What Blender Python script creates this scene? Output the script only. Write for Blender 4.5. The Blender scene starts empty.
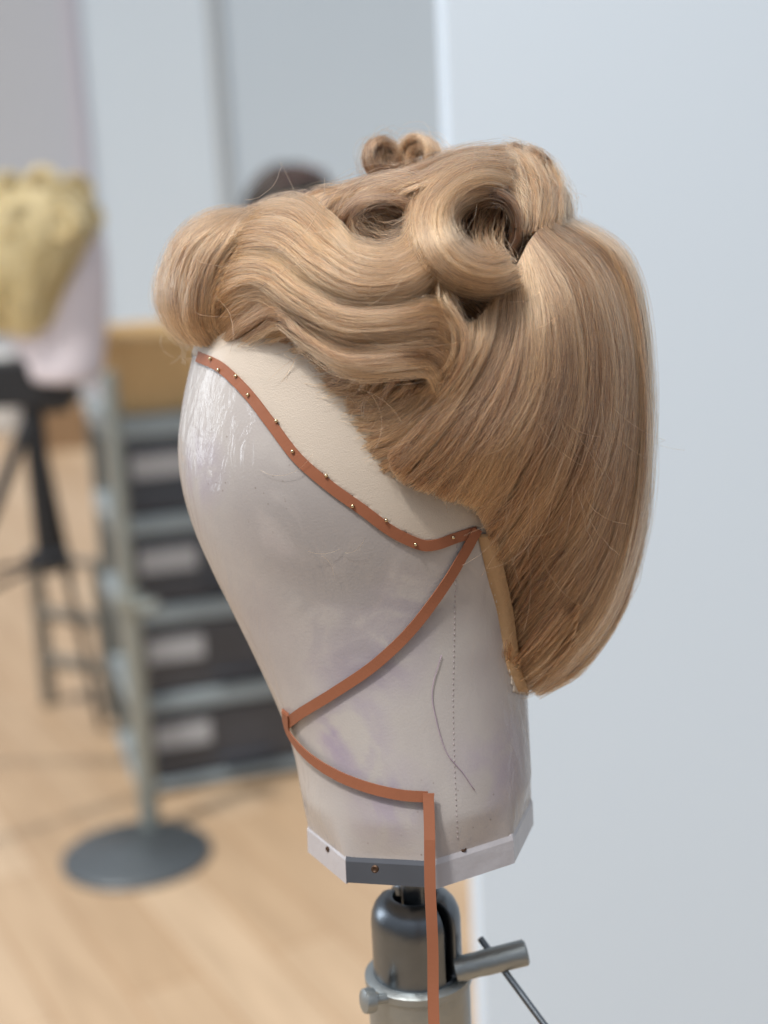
import bpy, bmesh, math, random
import numpy as np
from mathutils import Vector, Matrix
from mathutils.bvhtree import BVHTree
random.seed(7); RNG = np.random.default_rng(11)
SC = bpy.context.scene
COL = SC.collection
R_ = math.radians

# ------------------------------------------------------------------ camera
F_PX = 1479.0
CAM = Vector((0, 0, 1.45))
PITCH, ROLL = R_(13.0), R_(2.9)
FWD = Vector((0, math.cos(PITCH), -math.sin(PITCH)))
_R0 = Vector((1, 0, 0)); _U0 = Vector((0, math.sin(PITCH), math.cos(PITCH)))
RGT = _R0 * math.cos(ROLL) - _U0 * math.sin(ROLL)
UPV = _R0 * math.sin(ROLL) + _U0 * math.cos(ROLL)
def at(px, py, dep):
    return CAM + (FWD + RGT * ((px - 384) / F_PX) + UPV * ((512 - py) / F_PX)) * dep
def ray(px, py):
    return (FWD + RGT * ((px - 384) / F_PX) + UPV * ((512 - py) / F_PX)).normalized()
def floor_pt(px, py):
    d = ray(px, py); return CAM + d * (-CAM.z / d.z)
def project(p):
    v = p - CAM; k = v.dot(FWD)
    return 384 + F_PX * v.dot(RGT) / k, 512 - F_PX * v.dot(UPV) / k, k
def z_over(p, py):
    """height on the vertical line above floor point p that shows at image row py"""
    lo, hi = 0.0, 2.6
    for _ in range(40):
        m = (lo + hi) / 2
        if project(Vector((p.x, p.y, m)))[1] > py: lo = m
        else: hi = m
    return (lo + hi) / 2
cam = bpy.data.cameras.new('camera'); cam_o = bpy.data.objects.new('camera', cam); COL.objects.link(cam_o)
cam.sensor_fit = 'VERTICAL'; cam.sensor_height = 36; cam.sensor_width = 27
cam.lens = 36 * F_PX / 1024
M3 = Matrix((RGT, UPV, -FWD)).transposed()
cam_o.matrix_world = Matrix.Translation(CAM) @ M3.to_4x4()
cam.dof.use_dof = True; cam.dof.focus_distance = 0.655; cam.dof.aperture_fstop = 4.4
cam.clip_start = .02; cam.clip_end = 60
SC.camera = cam_o
SC.view_settings.view_transform = 'Standard'; SC.view_settings.look = 'None'
SC.view_settings.exposure = -0.06; SC.view_settings.gamma = 1.0
SC.view_settings.use_curve_mapping = False

# ------------------------------------------------------------------ object helpers
def tag(o, label=None, cat=None, group=None, kind=None):
    if label: o['label'] = label
    if cat: o['category'] = cat
    if group: o['group'] = group
    if kind: o['kind'] = kind
    return o
def empty(name, loc, label=None, cat=None, group=None):
    o = bpy.data.objects.new(name, None); COL.objects.link(o); o.location = loc
    o.empty_display_size = .05
    bpy.context.view_layer.update()
    return tag(o, label, cat, group)
def link(name, me, mat, parent=None, smooth=True):
    """mesh given in world coordinates; keeps world place under its parent"""
    if mat and not me.materials: me.materials.append(mat)
    o = bpy.data.objects.new(name, me); COL.objects.link(o)
    if smooth:
        me.polygons.foreach_set('use_smooth', [True] * len(me.polygons))
    if parent:
        o.parent = parent
        root = Vector(parent.location); p = parent
        while p.parent: p = p.parent; root = root + Vector(p.location)
        me.transform(Matrix.Translation(-root))
    return o
def from_bm(name, bm, mat, parent=None, smooth=True):
    bmesh.ops.recalc_face_normals(bm, faces=bm.faces[:])
    me = bpy.data.meshes.new(name); bm.to_mesh(me); bm.free()
    return link(name, me, mat, parent, smooth)
def add_box(bm, c, s, rot=None, bev=0.0):
    g = bmesh.ops.create_cube(bm, size=1.0)
    vs = g['verts']
    bmesh.ops.scale(bm, vec=Vector(s), verts=vs)
    if bev > 0:
        es = list({e for v in vs for e in v.link_edges})
        r = bmesh.ops.bevel(bm, geom=es, offset=bev, segments=2, affect='EDGES', profile=.6)
        vs = list({v for v in r['verts']} | {v for v in vs if v.is_valid})
        seen = set(); st = list(vs)
        while st:
            v = st.pop()
            if v in seen: continue
            seen.add(v); st += [e.other_vert(v) for e in v.link_edges if e.other_vert(v) not in seen]
        vs = list(seen)
    if rot is not None: bmesh.ops.rotate(bm, cent=(0, 0, 0), matrix=rot, verts=vs)
    bmesh.ops.translate(bm, vec=Vector(c), verts=vs)
def box(name, c, s, mat, parent=None, rot=None, bev=0.0, smooth=False):
    bm = bmesh.new(); add_box(bm, c, s, rot, bev); return from_bm(name, bm, mat, parent, smooth)
def frame_of(d):
    d = d.normalized(); a = Vector((0, 0, 1)) if abs(d.z) < .9 else Vector((1, 0, 0))
    x = d.cross(a).normalized(); return x, d.cross(x).normalized(), d
def add_lathe(bm, p0, axis, prof, n=40, caps=True):
    x, y, d = frame_of(axis); rings = []
    for r, h in prof:
        rings.append([bm.verts.new(p0 + d * h + x * (r * math.cos(6.28318 * i / n)) + y * (r * math.sin(6.28318 * i / n))) for i in range(n)])
    for a, b in zip(rings, rings[1:]):
        for i in range(n): bm.faces.new((a[i], a[(i + 1) % n], b[(i + 1) % n], b[i]))
    if caps: bm.faces.new(rings[0]); bm.faces.new(rings[-1])
def lathe(name, p0, axis, prof, mat, parent=None, n=40):
    bm = bmesh.new(); add_lathe(bm, p0, axis, prof, n)
    o = from_bm(name, bm, mat, parent)
    m = o.modifiers.new('e', 'EDGE_SPLIT'); m.split_angle = R_(42)
    return o
def rod(name, a, b, r, mat, parent=None, n=20):
    L = (b - a).length; e = min(r * .25, .002)
    return lathe(name, a, b - a, [(r - e, 0), (r, e), (r, L - e), (r - e, L)], mat, parent, n)
def tube(name, pts, r, mat, parent=None, n=6):
    bm = bmesh.new(); rings = []
    for i, p in enumerate(pts):
        d = (pts[min(i + 1, len(pts) - 1)] - pts[max(i - 1, 0)])
        x, y, _ = frame_of(d)
        if rings:
            px_ = lastx; x = (px_ - d.normalized() * px_.dot(d.normalized())).normalized(); y = d.normalized().cross(x)
        lastx = x
        rings.append([bm.verts.new(p + x * (r * math.cos(6.28318 * k / n)) + y * (r * math.sin(6.28318 * k / n))) for k in range(n)])
    for a, b in zip(rings, rings[1:]):
        for i in range(n): bm.faces.new((a[i], a[(i + 1) % n], b[(i + 1) % n], b[i]))
    bm.faces.new(rings[0]); bm.faces.new(rings[-1])
    return from_bm(name, bm, mat, parent)

# ------------------------------------------------------------------ materials
def lin(r, g, b):
    f = lambda c: (c / 255 / 12.92) if c / 255 <= .04045 else ((c / 255 + .055) / 1.055) ** 2.4
    return (f(r), f(g), f(b), 1)
def mat(name, col, rough=.6, metal=0, spec=.5, coat=0, coat_r=.1, noise=0, nscale=20, bump=0, bscale=80, trans=0, alpha=1):
    m = bpy.data.materials.new(name); m.use_nodes = True
    nt = m.node_tree; b = nt.nodes['Principled BSDF']
    b.inputs['Base Color'].default_value = col; b.inputs['Roughness'].default_value = rough
    b.inputs['Metallic'].default_value = metal; b.inputs['Specular IOR Level'].default_value = spec
    b.inputs['Coat Weight'].default_value = coat; b.inputs['Coat Roughness'].default_value = coat_r
    b.inputs['Transmission Weight'].default_value = trans; b.inputs['Alpha'].default_value = alpha
    tc = nt.nodes.new('ShaderNodeTexCoord')
    if noise:
        n = nt.nodes.new('ShaderNodeTexNoise'); n.inputs['Scale'].default_value = nscale; n.inputs['Detail'].default_value = 5
        nt.links.new(tc.outputs['Object'], n.inputs['Vector'])
        mx = nt.nodes.new('ShaderNodeMix'); mx.data_type = 'RGBA'
        mx.inputs['A'].default_value = tuple(c * (1 - noise) for c in col[:3]) + (1,)
        mx.inputs['B'].default_value = tuple(min(1, c * (1 + noise)) for c in col[:3]) + (1,)
        nt.links.new(n.outputs['Fac'], mx.inputs['Factor']); nt.links.new(mx.outputs['Result'], b.inputs['Base Color'])
    if bump:
        n = nt.nodes.new('ShaderNodeTexNoise'); n.inputs['Scale'].default_value = bscale; n.inputs['Detail'].default_value = 4
        nt.links.new(tc.outputs['Object'], n.inputs['Vector'])
        bp = nt.nodes.new('ShaderNodeBump'); bp.inputs['Strength'].default_value = bump; bp.inputs['Distance'].default_value = .002
        nt.links.new(n.outputs['Fac'], bp.inputs['Height']); nt.links.new(bp.outputs['Normal'], b.inputs['Normal'])
    return m

def hair_mat(name, dark, mid, light, rough=.38, spec=.55):
    m = bpy.data.materials.new(name); m.use_nodes = True; nt = m.node_tree; b = nt.nodes['Principled BSDF']
    a = nt.nodes.new('ShaderNodeAttribute'); a.attribute_name = 'tone'
    cr = nt.nodes.new('ShaderNodeValToRGB'); e = cr.color_ramp.elements
    e[0].position = 0; e[0].color = dark; e[1].position = 1; e[1].color = light
    k = cr.color_ramp.elements.new(.45); k.color = mid
    nt.links.new(a.outputs['Fac'], cr.inputs['Fac']); nt.links.new(cr.outputs['Color'], b.inputs['Base Color'])
    b.inputs['Roughness'].default_value = rough; b.inputs['Specular IOR Level'].default_value = spec
    b.inputs['Specular Tint'].default_value = (1, .86, .66, 1)
    # coloured sheen of the fibres, and a little light passing through them
    gl = nt.nodes.new('ShaderNodeBsdfAnisotropic'); gl.inputs['Roughness'].default_value = .36
    sh = nt.nodes.new('ShaderNodeMix'); sh.data_type = 'RGBA'; sh.inputs['Factor'].default_value = .55; sh.inputs['B'].default_value = (1, .93, .8, 1)
    nt.links.new(cr.outputs['Color'], sh.inputs['A']); nt.links.new(sh.outputs['Result'], gl.inputs['Color'])
    m0 = nt.nodes.new('ShaderNodeMixShader'); m0.inputs['Fac'].default_value = .30
    nt.links.new(b.outputs['BSDF'], m0.inputs[1]); nt.links.new(gl.outputs['BSDF'], m0.inputs[2])
    tr = nt.nodes.new('ShaderNodeBsdfTranslucent'); nt.links.new(cr.outputs['Color'], tr.inputs['Color'])
    ms = nt.nodes.new('ShaderNodeMixShader'); ms.inputs['Fac'].default_value = .16
    nt.links.new(m0.outputs['Shader'], ms.inputs[1]); nt.links.new(tr.outputs['BSDF'], ms.inputs[2])
    nt.links.new(ms.outputs['Shader'], nt.nodes['Material Output'].inputs['Surface'])
    return m
HAIR = hair_mat('strawberry_blonde_hair', lin(104, 70, 48), lin(180, 136, 98), lin(226, 184, 140), .36)
BLONDE = hair_mat('pale_blonde_hair', lin(226, 202, 136), lin(248, 232, 178), lin(255, 248, 214))
BRUNETTE = hair_mat('dark_brown_hair', lin(48, 36, 34), lin(84, 62, 58), lin(120, 84, 80))

def strand_mat(name, dark, mid, light, diff=.45):
    m = bpy.data.materials.new(name); m.use_nodes = True; nt = m.node_tree; b = nt.nodes['Principled BSDF']
    a = nt.nodes.new('ShaderNodeAttribute'); a.attribute_name = 'tone'
    cr = nt.nodes.new('ShaderNodeValToRGB'); e = cr.color_ramp.elements
    e[0].position = 0; e[0].color = dark; e[1].position = 1; e[1].color = light
    k = cr.color_ramp.elements.new(.45); k.color = mid
    nt.links.new(a.outputs['Fac'], cr.inputs['Fac']); nt.links.new(cr.outputs['Color'], b.inputs['Base Color'])
    b.inputs['Roughness'].default_value = .5; b.inputs['Specular IOR Level'].default_value = .3
    h = nt.nodes.new('ShaderNodeBsdfHairPrincipled'); h.model = 'CHIANG'; h.parametrization = 'COLOR'
    nt.links.new(cr.outputs['Color'], h.inputs['Color'])
    h.inputs['Roughness'].default_value = .26; h.inputs['Radial Roughness'].default_value = .4; h.inputs['IOR'].default_value = 1.55
    ms = nt.nodes.new('ShaderNodeMixShader'); ms.inputs['Fac'].default_value = diff
    nt.links.new(h.outputs['BSDF'], ms.inputs[1]); nt.links.new(b.outputs['BSDF'], ms.inputs[2])
    nt.links.new(ms.outputs['Shader'], nt.nodes['Material Output'].inputs['Surface'])
    return m
STRANDS = {'strawberry_blonde_hair': strand_mat('strawberry_blonde_strands', lin(58, 37, 26), lin(134, 95, 67), lin(210, 165, 120), .12),
           'pale_blonde_hair': strand_mat('pale_blonde_strands', lin(150, 120, 62), lin(222, 202, 146), lin(248, 236, 196)),
           'dark_brown_hair': strand_mat('dark_brown_strands', lin(36, 32, 30), lin(66, 58, 52), lin(98, 84, 76))}

def canvas_material():
    m = bpy.data.materials.new('canvas_under_film'); m.use_nodes = True; nt = m.node_tree; b = nt.nodes['Principled BSDF']
    N, L = nt.nodes.new, nt.links.new
    tc = N('ShaderNodeTexCoord'); geo = N('ShaderNodeNewGeometry')
    def mix(fac, a, bcol, typ='MIX'):
        x = N('ShaderNodeMix'); x.data_type = 'RGBA'; x.blend_type = typ
        if hasattr(fac, 'links'): L(fac, x.inputs['Factor'])
        else: x.inputs['Factor'].default_value = fac
        for s, v in (('A', a), ('B', bcol)):
            if hasattr(v, 'links'): L(v, x.inputs[s])
            else: x.inputs[s].default_value = v
        return x.outputs['Result']
    def noise(scale, det=4, dist=0):
        n = N('ShaderNodeTexNoise'); n.inputs['Scale'].default_value = scale; n.inputs['Detail'].default_value = det
        n.inputs['Distortion'].default_value = dist; L(tc.outputs['Object'], n.inputs['Vector']); return n.outputs['Fac']
    def rng_(v, a, b_, c=0, d=1):
        r = N('ShaderNodeMapRange'); L(v, r.inputs['Value']); r.inputs['From Min'].default_value = a; r.inputs['From Max'].default_value = b_
        r.inputs['To Min'].default_value = c; r.inputs['To Max'].default_value = d; r.clamp = True; return r.outputs['Result']
    def mul(a, b_):
        x = N('ShaderNodeMath'); x.operation = 'MULTIPLY'; L(a, x.inputs[0])
        if hasattr(b_, 'links'): L(b_, x.inputs[1])
        else: x.inputs[1].default_value = b_
        return x.outputs[0]
    def patch(p, r, n):          # noisy stain or painted-shade blotch around a spot of the block
        v = N('ShaderNodeVectorMath'); v.operation = 'DISTANCE'; L(geo.outputs['Position'], v.inputs[0]); v.inputs[1].default_value = p
        return mul(rng_(v.outputs['Value'], r, r * .25), n)
    col = mix(rng_(noise(14, 5, .6), .35, .7), lin(166, 161, 158), lin(150, 143, 143))
    n2 = rng_(noise(22, 6, 1.4), .38, .52)
    for px, py, r, s in ((365, 650, .034, 1), (345, 740, .026, 1), (395, 610, .024, .8), (385, 800, .025, .7), (500, 760, .03, .6), (200, 470, .022, .7)):  # lavender stains; the right-neck blotch paints purplish shade into the colour
        pos = BLOCK_AT(px, py)
        col = mix(mul(patch(pos, r, n2), s), col, lin(144, 134, 150))
    for px, py, r, s in ((300, 520, .040, .8), (335, 570, .042, .9), (400, 600, .036, .7), (350, 640, .03, .6), (230, 500, .03, .4)):
        pos = BLOCK_AT(px, py)
        col = mix(mul(patch(pos, r, n2), s), col, lin(142, 137, 136))
    # pin pricks left in the canvas
    vo = N('ShaderNodeTexVoronoi'); vo.inputs["Scale"].default_value = 190; L(tc.outputs['Object'], vo.inputs['Vector'])
    pk = mul(rng_(vo.outputs['Distance'], .11, .07), rng_(noise(9), .52, .6))
    col = mix(mul(pk, .6), col, lin(110, 98, 90))
    L(col, b.inputs['Base Color'])
    b.inputs['Roughness'].default_value = .55
    b.inputs['Coat Weight'].default_value = .7; b.inputs['Coat Roughness'].default_value = .12
    # canvas weave and creases of the film
    mp = N('ShaderNodeMapping'); mp.inputs['Scale'].default_value = (1, 1, .3); L(tc.outputs['Object'], mp.inputs['Vector'])
    nn = N('ShaderNodeTexNoise'); nn.inputs['Scale'].default_value = 75; nn.inputs['Detail'].default_value = 5; nn.inputs['Distortion'].default_value = 1.2
    L(mp.outputs['Vector'], nn.inputs['Vector'])
    bp = N('ShaderNodeBump'); bp.inputs['Strength'].default_value = .55; bp.inputs['Distance'].default_value = .0060; L(nn.outputs['Fac'], bp.inputs['Height'])
    L(bp.outputs['Normal'], b.inputs['Coat Normal'])
    wv = N('ShaderNodeTexNoise'); wv.inputs['Scale'].default_value = 900; L(tc.outputs['Object'], wv.inputs['Vector'])
    b2 = N('ShaderNodeBump'); b2.inputs['Strength'].default_value = .25; b2.inputs['Distance'].default_value = .0004; L(wv.outputs['Fac'], b2.inputs['Height'])
    L(b2.outputs['Normal'], b.inputs['Normal'])
    return m

def floor_material():
    m = bpy.data.materials.new('oak_planks'); m.use_nodes = True; nt = m.node_tree; b = nt.nodes['Principled BSDF']
    N, L = nt.nodes.new, nt.links.new
    tc = N('ShaderNodeTexCoord'); mp = N('ShaderNodeMapping'); mp.inputs['Rotation'].default_value = (0, 0, R_(62)); L(tc.outputs['Object'], mp.inputs['Vector'])
    br = N('ShaderNodeTexBrick'); L(mp.outputs['Vector'], br.inputs['Vector'])
    br.inputs['Color1'].default_value = lin(198, 174, 146); br.inputs['Color2'].default_value = lin(180, 153, 123)
    br.inputs['Mortar'].default_value = lin(168, 136, 104)
    br.inputs['Scale'].default_value = 1; br.inputs['Brick Width'].default_value = 1.2; br.inputs['Row Height'].default_value = .14; br.inputs['Mortar Size'].default_value = .003
    n = N('ShaderNodeTexNoise'); m2 = N('ShaderNodeMapping'); m2.inputs['Scale'].default_value = (1.5, 14, 1); L(mp.outputs['Vector'], m2.inputs['Vector']); L(m2.outputs['Vector'], n.inputs['Vector'])
    n.inputs['Scale'].default_value = 2; n.inputs['Detail'].default_value = 6
    mx = N('ShaderNodeMix'); mx.data_type = 'RGBA'; mx.blend_type = 'MULTIPLY'; mx.inputs['Factor'].default_value = .35
    L(br.outputs['Color'], mx.inputs['A']); L(n.outputs['Color'], mx.inputs['B'])
    cr = N('ShaderNodeValToRGB'); cr.color_ramp.elements[0].color = (.55, .5, .45, 1); cr.color_ramp.elements[1].color = (1, 1, 1, 1)
    cr.color_ramp.elements[0].position = .3; cr.color_ramp.elements[1].position = .65
    L(n.outputs['Fac'], cr.inputs['Fac']); L(cr.outputs['Color'], mx.inputs['B'])
    L(mx.outputs['Result'], b.inputs['Base Color']); b.inputs['Roughness'].default_value = .5
    return m

# ------------------------------------------------------------------ room
def quad_mesh(name, pts, mat_, smooth=False):
    bm = bmesh.new(); bm.faces.new([bm.verts.new(p) for p in pts]); return from_bm(name, bm, mat_, None, smooth)
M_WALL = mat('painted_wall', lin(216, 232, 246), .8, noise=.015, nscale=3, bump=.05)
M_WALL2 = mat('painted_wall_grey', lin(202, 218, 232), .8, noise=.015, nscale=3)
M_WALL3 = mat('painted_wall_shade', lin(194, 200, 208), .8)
M_TRIM = mat('joint_trim', lin(200, 208, 212), .6)
YB = floor_pt(20, 428).y
o = box('floor', (-1.0, YB / 2 - .5, -.05), (9.0, YB + 3.4, .10), floor_material()); tag(o, kind='structure')
def wall_x(px, py=100): # x on the back wall plane seen at a pixel
    d = ray(px, py); return (CAM + d * (YB / d.y)).x
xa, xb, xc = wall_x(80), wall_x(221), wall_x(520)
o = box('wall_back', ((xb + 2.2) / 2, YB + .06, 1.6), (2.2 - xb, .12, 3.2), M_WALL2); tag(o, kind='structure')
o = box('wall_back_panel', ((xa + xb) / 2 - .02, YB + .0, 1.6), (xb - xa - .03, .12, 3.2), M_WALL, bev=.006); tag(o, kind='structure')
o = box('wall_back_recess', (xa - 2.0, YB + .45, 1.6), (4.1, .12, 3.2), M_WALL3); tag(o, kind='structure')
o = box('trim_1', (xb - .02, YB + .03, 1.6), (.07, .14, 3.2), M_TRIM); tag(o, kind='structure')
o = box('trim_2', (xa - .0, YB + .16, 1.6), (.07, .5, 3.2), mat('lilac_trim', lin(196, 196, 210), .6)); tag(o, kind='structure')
# partition on the right: its face turned to the camera, its narrow end seen edge on
A = at(482, 950, 1.62); Bp_ = at(473, 950, 1.70)
ex = Vector((A.x - Bp_.x, A.y - Bp_.y, 0)); nrm_end = ex.normalized()
fx = Vector((1.0, .10, 0)).normalized()
bm = bmesh.new()
corners = [A, Bp_, Bp_ + fx * 3.0, A + fx * 3.0]
lo = [bm.verts.new((c.x, c.y, 0)) for c in corners]; hi = [bm.verts.new((c.x, c.y, 3.2)) for c in corners]
bm.faces.new(lo); bm.faces.new(hi)
for i in range(4): bm.faces.new((lo[i], lo[(i + 1) % 4], hi[(i + 1) % 4], hi[i]))
o = from_bm('wall_right', bm, mat('partition_paint', lin(203, 218, 233), .75, bump=.03, bscale=200), None, False); tag(o, kind='structure')

# ------------------------------------------------------------------ loft surfaces of the block and of the hair mass
HD = .72
NV = Vector((0, -1, 0))              # from the head's middle towards the near side
C0 = at(400, 400, HD)
_memo = {}
def interp(tab, y):
    k_ = (id(tab), round(y, 3))
    if k_ not in _memo: _memo[k_] = interp_(tab, y)
    return _memo[k_]
def interp_(tab, y):
    ks = sorted(tab); half = 16 if y > 250 else 5
    half = min(half, max(0, ks[-1] - y))
    q = [y + half * k / 4 for k in range(-4, 5)]
    return tuple(sum(float(np.interp(v, ks, [tab[k][i] for k in ks])) for v in q) / 9 for i in range(3))
BLOCK = {196: (370, 420, .014), 204: (320, 480, .036), 220: (272, 525, .052), 250: (235, 556, .064), 300: (207, 580, .072), 350: (194, 590, .075), 400: (183, 590, .076),
         440: (178, 584, .075), 480: (181, 572, .072), 520: (192, 556, .067), 560: (209, 540, .061), 600: (229, 530, .057), 650: (255, 526, .054),
         700: (279, 527, .053), 740: (294, 529, .053), 780: (301, 531, .053), 804: (306, 532, .0525), 822: (311, 531, .0525)}
HULL = {150: (440, 520, .02), 175: (360, 548, .045), 200: (290, 572, .062), 225: (240, 596, .075), 260: (215, 620, .084), 300: (200, 634, .090), 350: (190, 644, .092), 400: (185, 648, .092),
        450: (185, 648, .089), 500: (190, 646, .083), 550: (200, 639, .075), 600: (230, 626, .065), 650: (260, 596, .05), 680: (300, 560, .032), 692: (420, 540, .018)}
def ring_pt(tab, y, th, grow=0.0, tilt=0.0):
    l, r, w = interp(tab, y)
    c = at((l + r) / 2, y, HD); hx = (r - l) / 2 / F_PX * HD + grow; w += grow; grow = 0
    if tab is BLOCK and y > 778:          # the foot of the block turns eight-sided
        q = min(1, (y - 778) / 34); de = (math.degrees(th) + 4.3) % 45 - 22.5
        k = 1 + q * (1.01 * math.cos(R_(22.5)) / math.cos(R_(de)) - 1); hx *= k; w *= k
    tl = tilt * max(0, min(1, (y - 600) / 220))
    return c + RGT * (hx * math.cos(th)) + NV * ((w + grow) * math.sin(th)) + UPV * (hx * math.cos(th) * tl)
def loft(tab, ys, n=72, grow=0.0, tilt=0.0, keep=None):
    bm = bmesh.new(); rings = []
    for y in ys: rings.append([bm.verts.new(ring_pt(tab, y, 6.2831853 * i / n, grow, tilt)) for i in range(n)])
    for j, (a, b) in enumerate(zip(rings, rings[1:])):
        for i in range(n):
            if keep is None or keep(ys[j], 6.2831853 * (i + .5) / n): bm.faces.new((a[i], a[(i + 1) % n], b[(i + 1) % n], b[i]))
    if keep is None: bm.faces.new(rings[0]); bm.faces.new(rings[-1])
    else: bmesh.ops.delete(bm, geom=[v for v in bm.verts if not v.link_faces], context='VERTS')
    return bm
def frange(a, b, s): 
    n = int(round((b - a) / s)); return [a + (b - a) * i / n for i in range(n + 1)]
def bvh_of(bm): bm.normal_update(); return BVHTree.FromBMesh(bm)
_b = loft(BLOCK, frange(196, 822, 6), 96, 0, .09); bmesh.ops.recalc_face_normals(_b, faces=_b.faces[:]); BLOCK_BVH = bvh_of(_b)
_h = loft(HULL, frange(150, 692, 6), 96); bmesh.ops.recalc_face_normals(_h, faces=_h.faces[:]); HULL_BVH = bvh_of(_h)
def on(bvh, px, py, off=0.0):
    h, n, i, d = bvh.ray_cast(CAM, ray(px, py))
    if h is None:
        p = at(px, py, HD); h, n, i, d = bvh.find_nearest(p)
        # stay on the outline: same pixel, depth of the nearest surface point
        if off is not None: return at(px, py, (h - CAM).dot(FWD) - off), n
    return h + n * off, n
def toward(bvh, px, py, off):
    # offset along the line of sight: stays on its pixel, rises from the surface towards the near side
    h, n, i, d = bvh.ray_cast(CAM, ray(px, py))
    if h is None: dep = HD
    else: dep = (h - CAM).dot(FWD)
    return at(px, py, min(dep - off, HD + .004))
def BLOCK_AT(px, py): return tuple(on(BLOCK_BVH, px, py)[0])
def mirror(p):
    return p - NV * (2 * ((p - CAM).dot(FWD) - HD) / NV.dot(FWD))

# ------------------------------------------------------------------ hair engine
def catmull(P, m):
    """P (k,3) control points -> m points, even arc length"""
    P = np.asarray(P, float); k = len(P)
    Q = np.vstack([2 * P[0] - P[1], P, 2 * P[-1] - P[-2]])
    out = []
    for i in range(k - 1):
        t = np.linspace(0, 1, 16, endpoint=False)[:, None]
        a, b, c, d = Q[i], Q[i + 1], Q[i + 2], Q[i + 3]
        out.append(.5 * ((2 * b) + (-a + c) * t + (2 * a - 5 * b + 4 * c - d) * t ** 2 + (-a + 3 * b - 3 * c + d) * t ** 3))
    out = np.vstack(out + [P[-1:]])
    s = np.r_[0, np.cumsum(np.linalg.norm(np.diff(out, axis=0), axis=1))]; s /= s[-1]
    q = np.linspace(0, 1, m); return np.stack([np.interp(q, s, out[:, j]) for j in range(3)], 1)
class Hair:
    """collects tubes and backing sheets of one lock, then links them as ONE mesh"""
    def __init__(self, split=False):
        self.far = Hair() if split else None
        self.V = []; self.Fq = []; self.T = []; self.S = []; self.n = 0
    def add_grid(self, G, tone=.25, close=False):
        a, b = G.shape[:2]; self.V.append(G.reshape(-1, 3)); idx = np.arange(a * b).reshape(a, b) + self.n
        q = np.stack([idx[:-1, :-1], idx[1:, :-1], idx[1:, 1:], idx[:-1, 1:]], -1).reshape(-1, 4)
        self.Fq.append(q); self.T.append(np.full(a * b, tone)); self.n += a * b
    def add_tubes(self, P, Nn, rad, tone):
        """P (K,M,3) strand points, rad (K,M), tone (K,)"""
        self.S.append((P.astype(np.float32), np.broadcast_to(rad, P.shape[:2]).astype(np.float32), np.asarray(tone, np.float32)))
    def build(self, name, material, parent, strand_material=None):
        root = np.zeros(3); p = parent
        while p: root += np.array(p.location); p = p.parent
        o = None
        if self.far is not None and self.far.S: self.far.build(name, material, parent)
        if self.V:
            V = np.vstack(self.V).astype(np.float32) - root.astype(np.float32); Q = np.vstack(self.Fq).astype(np.int32); T = np.concatenate(self.T).astype(np.float32)
            me = bpy.data.meshes.new(name); me.vertices.add(len(V)); me.vertices.foreach_set('co', V.ravel())
            me.loops.add(len(Q) * 4); me.loops.foreach_set('vertex_index', Q.ravel())
            me.polygons.add(len(Q)); me.polygons.foreach_set('loop_start', np.arange(0, len(Q) * 4, 4, dtype=np.int32))
            me.polygons.foreach_set('use_smooth', np.ones(len(Q), bool))
            a = me.attributes.new('tone', 'FLOAT', 'POINT'); a.data.foreach_set('value', T)
            me.update(calc_edges=True); me.materials.append(material)
            o = bpy.data.objects.new(name, me); COL.objects.link(o); o.parent = parent
        hc = bpy.data.hair_curves.new(name + '_strands'); sizes = [s[0].shape[1] for s in self.S for _ in range(s[0].shape[0])]
        hc.add_curves(sizes)
        pos = np.concatenate([s[0].reshape(-1, 3) for s in self.S]) - root.astype(np.float32)
        hc.attributes['position'].data.foreach_set('vector', pos.ravel())
        ra = hc.attributes.get('radius') or hc.attributes.new('radius', 'FLOAT', 'POINT')
        ra.data.foreach_set('value', np.concatenate([s[1].reshape(-1) for s in self.S]))
        ta = hc.attributes.new('tone', 'FLOAT', 'CURVE'); ta.data.foreach_set('value', np.concatenate([s[2] for s in self.S]))
        hc.materials.append(strand_material or STRANDS[material.name])
        s_ = bpy.data.objects.new('strands' if o else name, hc); COL.objects.link(s_); s_.parent = o or parent
        s_['kind'] = 'stuff'
        self.S = []
        return o or s_
def surface(G, U=48, M=40):
    """G: list of guides (lists of points) -> grid (U,M,3) and normals"""
    g = np.stack([catmull(p, M) for p in G], 0)
    S = np.stack([catmull_u(g[:, j], U) for j in range(M)], 1)
    return S
def catmull_u(P, m):
    k = len(P); Q = np.vstack([2 * P[0] - P[1], P, 2 * P[-1] - P[-2]])
    x = np.linspace(0, k - 1, m); i = np.minimum(x.astype(int), k - 2); t = (x - i)[:, None]
    a, b, c, d = Q[i], Q[i + 1], Q[i + 2], Q[i + 3]
    return .5 * ((2 * b) + (-a + c) * t + (2 * a - 5 * b + 4 * c - d) * t ** 2 + (-a + 3 * b - 3 * c + d) * t ** 3)
def normals(S, out_from, flip=None):
    du = np.gradient(S, axis=0); dt = np.gradient(S, axis=1); n = np.cross(du, dt); n /= np.linalg.norm(n, axis=2, keepdims=True) + 1e-12
    if flip is None:
        s = np.sign((n * (S - np.array(out_from))).sum(-1).mean()); n *= s if s != 0 else 1
    elif flip: n = -n
    return n
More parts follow.
